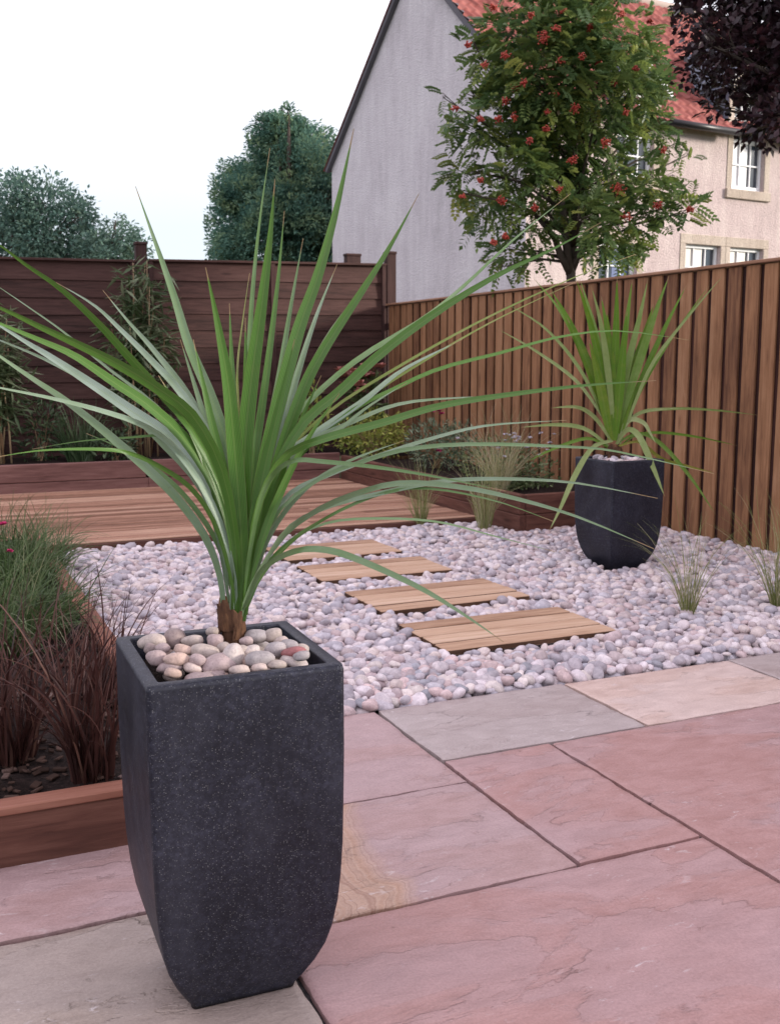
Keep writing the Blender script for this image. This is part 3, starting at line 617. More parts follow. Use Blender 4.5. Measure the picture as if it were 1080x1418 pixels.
# traced leaves: points tip -> base in photo px, extra depth of the tip (m), width px, tint, turn
LV = [
 ([(188,258),(238,400),(262,478),(296,560),(322,650),(334,775)], .10, 18, .78, .2),
 ([(285,370),(300,440),(316,530),(325,620),(333,720),(336,800)], -.10, 25, .40, .1),
 ([(381,248),(374,330),(363,420),(349,520),(340,610),(338,700),(336,790)], -.06, 25, .38, .1),
 ([(374,205),(362,290),(353,370),(347,450),(343,560),(338,700)], .18, 9, .65, .3),
 ([(346,378),(337,440),(329,512),(331,600)], .15, 5, .06, .3),
 ([(394,292),(386,380),(373,490),(362,570),(351,650),(340,760)], .12, 13, .62, .2),
 ([(357,415),(352,520),(346,620),(340,740)], .16, 12, .9, .2),
 ([(490,178),(467,285),(441,380),(415,452),(391,540),(371,620),(352,715),(340,795)], -.02, 23, .5, .1),
 ([(467,366),(441,430),(420,492),(400,560),(375,650),(345,770)], .15, 14, .88, .2),
 ([(410,470),(400,520),(385,600),(362,690),(343,780)], .1, 16, .92, .2),
 ([(551,318),(502,400),(455,468),(413,550),(378,650),(345,780)], .18, 15, .82, .2),
 ([(580,268),(541,340),(502,402),(451,480),(420,540),(385,640),(352,760)], .02, 19, .5, .15),
 ([(790,268),(713,330),(640,398),(585,442),(502,493),(439,545),(395,600),(355,720),(340,800)], .40, 9, .78, .2),
 ([(832,308),(765,345),(687,382),(602,434),(528,489),(472,541),(417,590),(370,680),(342,790)], -.05, 16, .5, .2),
 ([(880,352),(800,382),(680,437),(565,500),(454,571),(392,640),(350,760)], .35, 5, .12, .3),
 ([(802,388),(690,441),(600,492),(500,556),(420,620),(355,740)], .25, 5, .14, .3),
 ([(640,470),(558,512),(502,556),(435,602),(387,645),(350,760)], .15, 13, .95, .3),
 ([(563,530),(510,563),(465,598),(410,628),(365,700),(345,790)], .10, 11, .9, .3),
 ([(954,471),(854,458),(772,467),(695,488),(610,510),(547,538),(480,574),(400,650),(350,760)], .30, 7, .55, .3),
 ([(908,527),(806,534),(680,550),(602,564),(528,586),(454,606),(395,632),(358,700),(342,800)], -.22, 15, .45, .4),
 ([(690,548),(565,557),(491,583),(417,622),(365,700),(345,790)], .12, 9, .88, .3),
 ([(784,582),(676,589),(602,606),(528,630),(454,658),(395,690),(352,770)], .05, 9, .86, .4),
 ([(988,656),(858,626),(791,619),(658,615),(565,622),(500,640),(445,662),(385,710),(345,800)], -.10, 8, .8, .4),
 ([(700,680),(602,660),(528,648),(454,640),(400,640),(365,680),(345,770)], -.30, 9, .7, .4),
 ([(910,690),(791,668),(680,663),(602,668),(528,683),(454,702),(395,735),(350,810)], -.25, 9, .84, .4),
 ([(905,760),(803,717),(720,692),(640,675),(560,669),(500,681),(440,706),(390,745),(346,815)], -.38, 11, .85, .4),
 ([(766,722),(680,692),(583,676),(510,690),(430,730),(380,775),(346,825)], -.2, 6, .7, .4),
 ([(697,889),(642,851),(583,815),(508,780),(454,762),(405,764),(362,790),(344,830)], -.55, 12, .72, .4),
 ([(768,764),(683,742),(608,723),(529,718),(454,724),(395,755),(350,820)], .15, 5, .75, .4),
 ([(487,700),(440,724),(400,752),(365,790),(345,835)], .0, 9, .6, .4),
 ([(-45,312),(0,339),(37,367),(85,400),(137,448),(178,493),(222,542),(270,600),(312,700),(326,800)], -.30, 17, .42, .35),
 ([(78,391),(130,422),(167,456),(211,500),(252,545),(292,610),(325,720)], .12, 14, .95, .3),
 ([(143,402),(178,445),(215,487),(262,550),(300,630),(328,740)], .18, 14, .92, .3),
 ([(-30,378),(0,398),(44,428),(89,460),(150,510),(230,575),(300,680)], .2, 5, .8, .3),
 ([(-70,402),(0,426),(55,452),(111,478),(167,506),(222,540),(270,580),(310,660),(328,770)], -.35, 21, .42, .35),
 ([(-55,425),(0,448),(55,471),(104,493),(159,530),(207,562),(259,612),(305,690),(325,790)], -.20, 21, .46, .4),
 ([(-30,432),(37,474),(67,492),(122,528),(178,566),(237,608),(285,675),(322,780)], .12, 20, .96, .35),
 ([(-40,458),(0,471),(74,503),(150,548),(220,610),(290,700)], .25, 9, .92, .3),
 ([(-50,455),(0,493),(48,526),(93,556),(148,600),(207,652),(247,692),(285,745),(305,800),(310,850)], -.12, 16, .80, .35),
 ([(-60,524),(0,537),(74,552),(148,571),(207,593),(250,630),(300,710),(325,800)], -.25, 12, .9, .4),
 ([(-10,634),(55,624),(130,622),(178,627),(222,646),(267,678),(300,730),(322,810)], -.30, 9, .45, .4),
 ([(45,622),(111,611),(178,606),(230,604),(274,622),(310,690),(328,780)], .1, 6, .5, .4),
 # more long leaves of the heart, half hidden between the others
 ([(318,420),(322,520),(328,640),(334,760)],.06,16,.5,.2),([(420,330),(402,430),(384,540),(362,650),(344,770)],.10,13,.75,.2),([(250,470),(278,560),(304,650),(326,770)],.08,15,.8,.2),([(445,520),(418,580),(388,660),(352,770)],.04,14,.42,.2),
 ([(220,520),(262,590),(296,670),(326,790)],-.08,17,.42,.3),([(470,545),(425,610),(385,690),(350,790)],-.08,14,.55,.3),([(120,600),(190,632),(250,680),(300,750),(324,830)],.10,9,.7,.4),([(560,610),(480,640),(420,680),(372,745),(344,830)],.1,9,.8,.4),([(340,440),(341,560),(339,680),(337,790)],-.03,18,.44,.1),([(408,470),(385,570),(362,670),(342,790)],-.07,19,.46,.2),([(268,470),(290,570),(312,670),(330,790)],-.06,18,.44,.2)]
for P, dd, wp, ti_, al in LV:
    if P[-1][1] < 845: P = P + [(330 + max(-9, min(9, (P[-1][0] - 335) * .5)) + R.uniform(-3, 3), 850 + R.uniform(-8, 12))]
    P = P[::-1]; n = len(P); out = []
    for k, (px, py) in enumerate(P):
        u = k / (n - 1); out.append(pt(px, py, T0 + dd * u ** 1.3 + .021 * math.copysign(1, dd) * (1 - u)))
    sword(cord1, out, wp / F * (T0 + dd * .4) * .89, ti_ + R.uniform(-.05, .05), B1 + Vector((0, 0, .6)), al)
B2 = gp(850, 634, .64); T2 = depth(B2); cord2 = cordyline(B2, 'smaller upright green cordyline in the planter beside the fence', .07, 10 / F * T2)
LV2 = [([(763,402),(790,450),(820,520),(843,590)],.1,13,.38),([(738,385),(775,430),(805,490),(838,580)],.3,6,.6),([(797,385),(815,440),(832,510),(847,590)],-.1,11,.42),([(802,385),(822,450),(838,520),(848,590)],.2,8,.7),([(818,395),(832,450),(842,520),(849,590)],-.15,9,.75),([(832,410),(842,470),(848,530),(850,595)],.1,12,.4),([(854,382),(853,440),(851,510),(850,595)],-.1,12,.45),
 ([(875,388),(868,440),(858,520),(851,595)],.15,10,.5),([(897,385),(885,440),(868,510),(853,595)],-.05,10,.7),([(926,382),(908,430),(885,500),(856,590)],-.1,12,.66),([(950,395),(922,450),(890,520),(858,600)],.2,8,.45),([(905,420),(890,470),(872,530),(855,600)],.0,13,.38),([(785,440),(808,490),(830,550),(845,605)],.05,13,.36),([(1002,380),(955,435),(905,500),(878,560),(858,615)],-.1,5,.85),([(982,395),(935,460),(895,525),(860,600)],.3,4,.6),
 ([(688,455),(740,485),(800,530),(842,590)],.2,5,.8),([(700,420),(755,455),(805,515),(845,600)],.1,5,.75),([(762,565),(800,564),(825,580),(845,610)],-.1,6,.85),([(720,592),(770,588),(810,594),(845,620)],.1,6,.8),([(728,640),(770,620),(815,607),(845,622)],-.1,5,.6),([(760,735),(775,705),(795,660),(820,620),(848,610)],-.2,8,.82),
 ([(920,688),(905,650),(885,605),(868,595),(853,615)],-.2,9,.85),([(908,615),(900,600),(890,585),(870,582),(854,610)],-.05,7,.85),([(990,712),(955,660),(915,615),(885,600),(856,612)],.0,6,.6),([(950,565),(920,566),(890,570),(868,585),(854,610)],.1,5,.82),([(1050,575),(990,568),(930,566),(880,575),(855,610)],.4,4,.7),([(1020,617),(970,606),(915,599),(880,603),(856,620)],.3,4,.6),([(990,655),(950,645),(915,635),(885,612),(856,618)],.2,5,.2),
 ([(840,430),(845,490),(848,560),(851,610)],-.05,13,.4),([(868,430),(862,490),(856,560),(851,610)],-.08,13,.42),([(815,470),(830,530),(845,610)],-.05,14,.38),([(890,470),(874,530),(856,610)],-.02,14,.4)]
for P, dd, wp, ti_ in LV2:
    P = P[::-1]; n = len(P)
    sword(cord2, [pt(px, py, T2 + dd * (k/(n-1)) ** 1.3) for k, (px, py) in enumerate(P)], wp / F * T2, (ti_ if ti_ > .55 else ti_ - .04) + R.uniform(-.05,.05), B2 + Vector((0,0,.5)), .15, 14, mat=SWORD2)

# ------------------------------------------------------------------ bed planting
STIPA = foliage('feather_grass', [(.0, (.15,.19,.05)), (.4, (.28,.30,.12)), (.7, (.46,.42,.25)), (1., (.62,.55,.40))], .6, .2, .3)
GREENG = foliage('green_grass', [(.0, (.024,.045,.014)), (.4, (.05,.09,.026)), (.75, (.095,.14,.055)), (1., (.20,.21,.12))], .5, .3, .25)
BRONZE = foliage('bronze_sedge', [(.0, (.028,.011,.010)), (.4, (.060,.023,.020)), (.75, (.10,.043,.035)), (1., (.20,.115,.085))], .5, .35, .25)
BAMB = foliage('bamboo_leaf', [(.0, (.05,.085,.03)), (.5, (.11,.155,.075)), (1., (.26,.30,.19))], .5, .35, .3)
CANE = foliage('bamboo_cane', [(.0, (.18,.10,.05)), (.5, (.34,.23,.13)), (1., (.48,.36,.22))], .5, .35, .0)
DKSHR = foliage('dark_evergreen_leaf', [(.0, (.022,.045,.018)), (.5, (.055,.095,.04)), (1., (.13,.18,.09))], .45, .4, .2)
YELSH = foliage('yellow_variegated_leaf', [(.0, (.10,.15,.03)), (.5, (.30,.34,.06)), (1., (.55,.53,.15))], .5, .35, .25)
BLUSH = foliage('blue_green_leaf', [(.0, (.065,.105,.06)), (.5, (.15,.21,.125)), (1., (.30,.36,.25))], .6, .3, .2)
MIDSH = foliage('mid_green_leaf', [(.0, (.05,.08,.028)), (.5, (.115,.165,.06)), (1., (.24,.28,.14))], .5, .35, .25)
def petal(name, c):
    m = NT(name); m.pbr(c, .6, .25); return m.m
MAG = petal('magenta_petals', (.42,.03,.13)); PNK = petal('salmon_petals', (.46,.20,.17)); WHT = petal('white_petals', (.62,.58,.66)); 
def grass(name, base, n, H, spread, out, w, mat, label, cat, group=None, droop=.6, lo=.0, hi=1., lean=None, curl=.5):
    t = thing(name, base, label, cat, group); mb = MB(); base = Vector(base)
    for k in range(n):
        a = R.uniform(0, 6.283); r = spread * math.sqrt(R.random()); p = base + Vector((r*math.cos(a), r*math.sin(a), -.01)); a2 = a + R.gauss(0, .5); o = out * R.random() ** .7
        d = Vector((math.cos(a2)*o, math.sin(a2)*o, 1)) + (lean or Vector((0,0,0)))
        mb.blade(p, d, H * (.35 + .75*R.random()), w * R.uniform(.6, 1.4), droop * R.uniform(.2, 1.8), 9, R.uniform(lo, hi), curl=curl)
    part('blades', mb, mat, t); return t
def flower(root, p, r, mat, n=7):
    mb = MB(); p = Vector(p)
    for k in range(n):
        a = 6.283*k/n + R.uniform(-.2,.2)
        for q in (0, 1):
            d = Vector((math.cos(a + q*.4), math.sin(a + q*.4), R.uniform(.1, .8) + .7*q)); mb.leaf(p, d, Vector((R.gauss(0,.5),R.gauss(0,.5),1)), r*(1 - .2*q), r*.75)
    return part('flower', mb, mat, root)
fg = 'feather grasses planted in the pebbles'
gz = .0
grass('feather_grass', gp(582,731,.0), 130, .58, .03, .30, .0030, STIPA, 'wispy feather grass at the deck edge, left of the pair by the deck corner', 'ornamental grass', fg, .9, 0., .75)
grass('feather_grass', gp(670,737,.0), 150, .72, .034, .30, .0030, STIPA, 'wispy feather grass right of the pair by the deck corner, tallest plume', 'ornamental grass', fg, .9, 0., .8)
grass('feather_grass', gp(952,856,.0), 120, .55, .022, .34, .0021, STIPA, 'wispy feather grass alone in the pebbles in front of the fence planter', 'ornamental grass', fg, .9, 0., .75)
grass('feather_grass', gp(1078,846,.0), 170, .62, .03, .36, .0021, STIPA, 'wispy feather grass at the right edge of the photo near the fence', 'ornamental grass', fg, .9, 0., .8)
bg_ = 'bronze sedges in the front raised bed'
Lb = Vector((-RIGHT.x, -RIGHT.y, 0))
grass('bronze_sedge', gp(128,1078,.11), 120, .56, .05, .27, .0072, BRONZE, 'bronze red sedge clump right beside the tall planter', 'ornamental grass', bg_, .8, .0, .85, curl=.6)
grass('bronze_sedge', gp(16,1048,.11), 130, .54, .07, .42, .0075, BRONZE, 'bronze red sedge clump at the left edge of the photo', 'ornamental grass', bg_, .9, .0, .85, curl=.6)
grass('bronze_sedge', gp(138,968,.11), 60, .42, .05, .35, .0065, BRONZE, 'bronze red sedge clump behind the others, against the side board of the front raised bed', 'ornamental grass', bg_, .8, .0, .85, curl=.6)
gg = 'green grassy clumps in the front raised bed'
b_ = gp(58,880,.11); t = grass('grassy_clump', b_, 360, .42, .09, .85, .0055, GREENG, 'dense dark green grassy clump leaning out over the gravel behind the bronze sedge', 'ornamental grass', gg, 1.7, .1, 1., curl=.9)
b_ = gp(0,905,.11); t = grass('grassy_clump', b_, 480, .52, .12, .85, .0048, GREENG, 'dense green grassy clump with pink flowers at the left edge of the photo', 'ornamental grass', gg, 1.7, .15, 1., curl=.9)
dT = depth(b_)
for (px, py, r) in ((5,727,.022),(14,764,.016),(-12,705,.02)):
    p = pt(px, py, dT - .12); flower(t, p, r, MAG, 9); mb = MB(); mb.tube([b_ + Vector((0,0,.1)), (b_ + p)/2 + Vector((.02,0,.06)), p], [.0022,.0018,.0014], 5, .4); part('flower_stem', mb, GREENG, t)
b_ = gp(34,815,.11); grass('grassy_clump', b_, 320, .5, .13, .8, .0045, GREENG, 'green grassy clump farther back in the front raised bed', 'ornamental grass', gg, 1.6, .1, 1., curl=.9)
b_ = gp(20,790,.11); grass('grassy_clump', b_, 320, .5, .15, .8, .005, GREENG, 'green grassy clump at the photo edge, farthest back in the front raised bed', 'ornamental grass', gg, 1.6, .1, 1., curl=.9)
b_ = gp(62,785,.11); grass('grassy_clump', b_, 240, .34, .12, .9, .005, GREENG, 'low green grassy clump at the back corner of the front raised bed by the deck', 'ornamental grass', gg, 1.6, .1, 1., curl=.9)
# a few mulch chips
mb = MB()
CH = foliage('bark_chip', [(.0, (.03,.017,.013)), (.5, (.09,.055,.045)), (1., (.24,.18,.17))], .9, .1, 0)
for k in range(520):
    x, y = R.uniform(-.25,.57), R.uniform(2.62, 3.9); s_ = R.uniform(.006, .02); M = Matrix.Translation((x, y, .112 + .018*mnoise.noise(Vector((x,y,1.7))*7))) @ Matrix.Rotation(R.uniform(0,6), 4, 'Z') @ Matrix.Rotation(R.uniform(-.5,.5), 4, 'X')
    mb.bbox((-s_, -s_*.6, -s_*.2), (s_, s_*.6, s_*.25), .002, R.random() ** 2 * .7, M=M)
tag(mb.build('bark_mulch', CH), 'brown bark chips scattered over the soil of the front raised bed', 'mulch', kind='stuff')
def bamboo(base, n, H, spread, label, leaves=26):
    t = thing('bamboo', base, label, 'bamboo', 'bamboos against the lap fence'); ml = MB(); base = Vector(base)
    for k in range(n):
        a = R.uniform(0,6.28); p = base + Vector((math.cos(a), math.sin(a)*.5, 0)) * spread * R.random()**.5; h = H * R.uniform(.6, 1); q = p + Vector((R.gauss(0,.10), R.gauss(0,.05), h)); P = [p.lerp(q, u) + Vector((R.gauss(0,.006), R.gauss(0,.006), -.02 if u == 0 else 0)) for u in (0,.25,.5,.75,1)]
        mc = MB(); mc.tube(P, [.009,.0085,.007,.005,.003], 6, R.random()); part('cane', mc, CANE, t)
        for j in range(leaves):
            u = .3 + .7*R.random()**.7; pp = p.lerp(q, u) + Vector((R.gauss(0,.085), R.gauss(0,.05), R.gauss(0,.04))); d = Vector((R.gauss(0,1), R.gauss(0,.6), R.gauss(-.1,.55)))
            ml.leaf(pp, d, Vector((R.gauss(0,.4), R.gauss(0,.4), 1)), R.uniform(.12,.24), R.uniform(.022,.038), R.random()**1.2)
    part('foliage', ml, BAMB, t); return t
bamboo((2.06, 10.55, .25), 17, 1.92, .17, 'bamboo with tan canes in front of the middle post of the lap fence', 75)
bamboo((.66, 10.35, .25), 13, 1.45, .16, 'shorter bamboo clump at the left edge in front of the lap fence', 75)
def shrub(base, blobs, n, lw, mat, label, group='shrubs in the raised beds', lo=0., hi=1., cat='shrub', name='shrub', stems=6, upright=.3):
    t = thing(name, base, label, cat, group); base = Vector(base); ml = MB(); ms = MB()
    for (c_, r) in blobs:
        c_ = base + Vector(c_)
        for k in range(int(n * r[0] * r[2] / sum(q[1][0]*q[1][2] for q in blobs))):
            d = Vector((R.gauss(0,1), R.gauss(0,1), R.gauss(0,1))).normalized(); rr = R.random() ** .45 * (1 + .25 * mnoise.noise(d * 2.5 + base)); p = c_ + Vector((d.x*r[0], d.y*r[1], d.z*r[2])) * rr
            if p.z < base.z: p.z = base.z + R.uniform(0, .04)
            ml.leaf(p, d + Vector((R.gauss(0,.6), R.gauss(0,.6), R.gauss(upright,.5))), d + Vector((R.gauss(0,.5), R.gauss(0,.5), .6)), lw[0]*R.uniform(.7,1.3), lw[1]*R.uniform(.7,1.3), lo + (hi-lo)*R.random()**1.2)
        for k in range(stems):
            q = c_ + Vector((R.uniform(-.6,.6)*r[0], R.uniform(-.6,.6)*r[1], R.uniform(0,.6)*r[2])); ms.tube([base + Vector((R.gauss(0,.02), R.gauss(0,.02), -.02)), (base+q)/2 + Vector((0,0,.02)), q], [.006,.005,.002], 5, .3, cap=False)
    part('foliage', ml, mat, t); part('stems', ms, CANE, t); return t
def at_y(px, py, Y):
    r = ray(px, py); return CAM + r * (Y / r.y)
b_ = at_y(112, 642, 10.25); b_.z = .25; grass('strappy_plant', b_, 190, .60, .12, .5, .014, DKSHR, 'dark green strappy plant between the two bamboos', 'plant', None, .9, .1, 1.)
b_ = at_y(160, 640, 10.15); b_.z = .25; shrub(b_, [((0,0,.16), (.22,.18,.16))], 420, (.06,.02), DKSHR, 'low dark green shrub at the foot of the tall bamboo')
b_ = at_y(60, 640, 10.45); b_.z = .25; shrub(b_, [((0,0,.3), (.25,.18,.32))], 420, (.07,.022), DKSHR, 'dark shrub in the shade between left bamboo and strappy plant')
b_ = at_y(262, 640, 10.4); b_.z = .25; shrub(b_, [((0,0,.22), (.25,.15,.2))], 300, (.07,.02), DKSHR, 'low dark shrub right of the tall bamboo, half behind palm leaves')
b_ = at_y(402, 640, 10.3); b_.z = .25; shrub(b_, [((0,0,.22), (.2,.15,.22))], 300, (.06,.02), MIDSH, 'small green shrub behind the heart of the front palm')
b_ = at_y(432, 628, 10.1); b_.z = .26; shrub(b_, [((0,0,.42), (.16,.14,.3)), ((.1,0,.2), (.22,.15,.16))], 380, (.075,.022), YELSH, 'light green leafy shrub at the right end of the far bed', lo=.0, hi=.65)
b_ = at_y(506, 620, 10.3); b_.z = .25; t = shrub(b_, [((0,0,.55), (.2,.2,.3)), ((.02,0,.22), (.2,.2,.2))], 620, (.10,.030), MIDSH, 'tall green shrub with salmon pink leaf tips in the corner of the fences')
for k in range(16): 
    p = b_ + Vector((R.gauss(0,.14), R.gauss(-.1,.08), R.uniform(.62,.88))); flower(t, p, R.uniform(.08,.12), PNK, 8)
b_ = at_y(516, 620, 9.75); b_.z = .25; shrub(b_, [((0,0,.14), (.36,.34,.17)), ((.15,-.15,.26), (.16,.16,.16)), ((-.2,.1,.22), (.14,.16,.14)), ((.1,.25,.3), (.16,.16,.16))], 1700, (.05,.018), YELSH, 'bushy golden yellow variegated shrub in the corner bed', lo=.15, hi=1.)
b_ = at_y(603, 650, 8.5); b_.z = .25; t = shrub(b_, [((0,0,.2), (.28,.3,.22)), ((.1,-.25,.2), (.2,.2,.2))], 1400, (.055,.012), BLUSH, 'blue-green spiky perennial with magenta blooms beside the yellow shrub')
for (dx, dy, dz) in ((-.02,-.1,.5), (.03,-.06,.47), (-.12,-.3,.16), (-.05,-.02,.49)): flower(t, b_ + Vector((dx,dy,dz)), .035, MAG, 9)
b_ = at_y(695, 690, 7.15); b_.z = .24; t = shrub(b_, [((0,.1,.16), (.30,.3,.2)), ((.05,-.25,.1), (.3,.22,.2)), ((-.2,-.3,.0), (.22,.2,.17))], 2100, (.035,.016), MIDSH, 'sprawling grey-green perennial dotted with white flowers at the end of the corner bed')
for k in range(26): flower(t, b_ + Vector((R.gauss(0,.18), R.gauss(-.15,.2), R.uniform(.24,.40))), .024, WHT, 6)
b_ = at_y(692, 685, 6.75); b_.z = .24; grass('feather_grass', b_, 210, .66, .05, .55, .0032, STIPA, 'pale feather grass in the corner bed among the white flowers', 'ornamental grass', None, .9, .4, 1.)

# ------------------------------------------------------------------ house
HT = 15.5; r_ = ray(728, 300); HC = Vector((r_.x * HT, r_.y * HT, 0)); ha = math.radians(84.2)
E1 = Vector((math.sin(ha), math.cos(ha), 0)); E2 = Vector((-E1.y, E1.x, 0))
HM = Matrix.Translation(HC) @ Matrix(((E1.x, E2.x, 0, 0), (E1.y, E2.y, 0, 0), (0, 0, 1, 0), (0, 0, 0, 1)))   # local x along the front, y into the house
house = thing('house', HC, 'two-storey pale pink harled house with a red pantile roof behind the fence', 'house')
def harl(name, c0, c1):
    m = NT(name); v = m.obj(); n = m.noise(v, 1.1, 5, .6); n2 = m.noise(v, 34, 4, .7); n3 = m.noise(m.obj((3, 3, .5)), 2.2, 5)
    c = m.ramp(m.math('ADD', m.math('MULTIPLY', n, .55), m.math('MULTIPLY', n3, .45)), [(.34, tuple(q*.86 for q in c0)), (.46, c0), (.62, c1)]); c = m.mix(c, m.ramp(n2, [(.3, (.78,.78,.8)), (.6, (1.04,1.04,1.04))]), .75, 'MULTIPLY')
    m.pbr(c, .9, .15, m.bump(n2, .8, .03)); return m.m
HARL = harl('pale_pink_harling', (.57,.455,.44), (.66,.55,.52)); STONE = harl('buff_dressed_stone', (.50,.41,.34), (.60,.51,.43))
def m1(name, c, rough=.5, spec=.4):
    m = NT(name); n = m.noise(m.obj(), 6, 4); m.pbr(m.ramp(n, [(.3, tuple(q*.85 for q in c)), (.7, c)]), rough, spec); return m.m
WHITE = m1('white_sash_paint', (.80,.80,.82)); GLASS = NT('window_glass'); GLASS.pbr((.04,.05,.065), .06, .9); BLIND = m1('pale_blind_behind_glass', (.55,.52,.47), .25, .6); BLUE = m1('blue_curtain', (.05,.09,.25)); GLASS = GLASS.m
EAVE, RIDGE, DEP, LEN = 5.0, 7.92, 6.3, 12.
SIDEW = .95
wins = [('upper window right of the rowan under the slate dormer', 4.25, 5.02, 4.03, 5.62), ('upper window mostly hidden by the rowan', 1.72, 2.48, 4.03, 5.32),
        ('lower window left of the pair above the fence', 3.26, 4.06, 1.7, 3.09), ('lower window right of the pair above the fence', 4.29, 5.09, 1.7, 3.09), ('lower window with blue curtain behind the rowan trunk', 1.42, 2.2, 1.7, 3.02), ('window farther along the front', 6.9, 7.7, 4.03, 5.62)]
holes = [(a, b, c_, min(d, EAVE)) for _, a, b, c_, d in wins]
xs = sorted({0, LEN, *[h[0] for h in holes], *[h[1] for h in holes]}); zs = sorted({-.1, EAVE, *[h[2] for h in holes], *[h[3] for h in holes]})
mb = MB(); REV = .16
for x0, x1 in zip(xs, xs[1:]):
    for z0, z1 in zip(zs, zs[1:]):
        cx_, cz_ = (x0+x1)/2, (z0+z1)/2
        if any(a < cx_ < b and c_ < cz_ < d for a, b, c_, d in holes): continue
        mb.face([mb.vert(HM @ Vector(p)) for p in ((x0,0,z0),(x1,0,z0),(x1,0,z1),(x0,0,z1))])
for a, b, c_, d in holes:
    for q in (((a,0,c_),(a,0,d),(a,REV,d),(a,REV,c_)), ((b,0,d),(b,0,c_),(b,REV,c_),(b,REV,d)), ((a,0,d),(b,0,d),(b,REV,d),(a,REV,d))): mb.face([mb.vert(HM @ Vector(p)) for p in q])
mb.face([mb.vert(HM @ Vector(p)) for p in ((LEN,0,-.1),(LEN,DEP,-.1),(LEN,DEP,EAVE),(LEN,DEP/2,RIDGE-.1),(LEN,0,EAVE))]); mb.face([mb.vert(HM @ Vector(p)) for p in ((0,DEP,-.1),(0,DEP,EAVE),(LEN,DEP,EAVE),(LEN,DEP,-.1))])
part('wall', mb, HARL, house)
mb = MB(); mb.face([mb.vert(HM @ Vector(p)) for p in ((0,0,-.1),(0,0,EAVE),(0,DEP/2,RIDGE-.1),(0,DEP,EAVE),(0,DEP,-.1))]); part('gable_wall', mb, harl('pale_grey_harling', (.66,.605,.64), (.74,.69,.72)), house, 'blank pale harled gable wall')
tl = NT('red_pantiles'); v = tl.obj(); n = tl.noise(v, 2.5, 5, .6); vt = tl.tint()
c = tl.ramp(tl.math('ADD', tl.math('MULTIPLY', n, .5), tl.math('MULTIPLY', vt, .5)), [(.2, (.17,.05,.045)), (.5, (.33,.095,.085)), (.8, (.44,.17,.15))])
tl.pbr(c, .75, .25); 
def tiled(p0, ux, uy, nx, ny, mat, name, parent, tw=.17, amp=.035, lift=.04):
    """pantile slope: rolls across, stepped courses up the slope"""
    mb = MB(); p0 = Vector(p0); nrm = ux.cross(uy).normalized(); lx, ly = ux.length, uy.length; cx_ = max(1, int(lx/tw)); cy_ = max(1, int(ly/.21)); per = 5
    W = cx_*per + 1; rs = random.Random(5); tv = [[rs.random() for _ in range(cx_+1)] for _ in range(cy_)]
    for j in range(cy_):
        for e in (0, 1):
            for i in range(W):
                ph = i/per; s = amp*(.5 + .5*math.cos(2*math.pi*ph)); q = p0 + ux*(i/(W-1)) + uy*min(1, (j + e*1.0)/cy_) + nrm*(s + lift*(1 - e)); mb.vert(q, tv[j][int(i/per)])
    for j in range(cy_*2 - 1):
        for i in range(W-1): a = j*W+i; mb.face((a, a+1, a+W+1, a+W), 0, True)
    return part(name, mb, mat, parent)
ov = .12; sl = Vector((0, DEP/2, RIDGE - EAVE)); Rm = HM.to_3x3()
roof = tiled(HM @ Vector((-ov, -.18, EAVE - .18*(RIDGE-EAVE)/(DEP/2) + .04)), Rm @ Vector((LEN+ov*2, 0, 0)), Rm @ (sl*(1 + .18/(DEP/2))), 0, 0, tl.m, 'roof', house)
mb = MB(); z0 = EAVE + .05
mb.face([mb.vert(HM @ Vector(p)) for p in ((-ov, DEP/2, RIDGE+.04),(LEN+ov, DEP/2, RIDGE+.04),(LEN+ov, DEP+.15, EAVE-.10),(-ov, DEP+.15, EAVE-.10))]); part('roof', mb, tl.m, house, 'rear roof slope')
mb = MB()
for sgn in (0, 1):   # dark verge boards on the gable
    for q in range(1):
        a = Vector((-.06, -.10 if not sgn else DEP + .10, EAVE - .10)); b_ = Vector((-.06, DEP/2, RIDGE - .0)); d = (b_-a); nn_ = Vector((0, -d.z, d.y)).normalized() * (.05 if not sgn else -.05)
        for (p, q_) in ((a, b_),):
            c8 = [HM @ (Vector((xx, w_.y, w_.z)) + s__*nn_) for xx in (-.09, -.002) for w_ in (p, q_) for s__ in (-1, 1)]
            i8 = [mb.vert(w_) for w_ in c8]
            for f_ in ((0,1,3,2),(4,6,7,5),(0,2,6,4),(1,5,7,3),(0,4,5,1),(2,3,7,6)): mb.face([i8[k] for k in f_])
part('verge', mb, m1('dark_verge', (.13,.12,.14), .8), house)
GUT = m1('black_gutter', (.025,.022,.025), .4)
for ga, gb in ((-.05, 1.60), (2.6, 4.12), (5.15, 6.78)): mb = MB(); mb.tube([HM @ Vector((x, -.24, EAVE - .12)) for x in (ga, gb)], .055, 10); part('gutter', mb, GUT, house)
mb = MB(); mb.tube([HM @ Vector((-.1, DEP/2, RIDGE + .05)), HM @ Vector((LEN+.1, DEP/2, RIDGE + .05))], .10, 10); part('ridge', mb, m1('pale_ridge_tiles', (.48,.38,.33), .8), house)
def hbox(mb, a, b, ch=.006): mb.bbox(a, b, ch, M=HM)
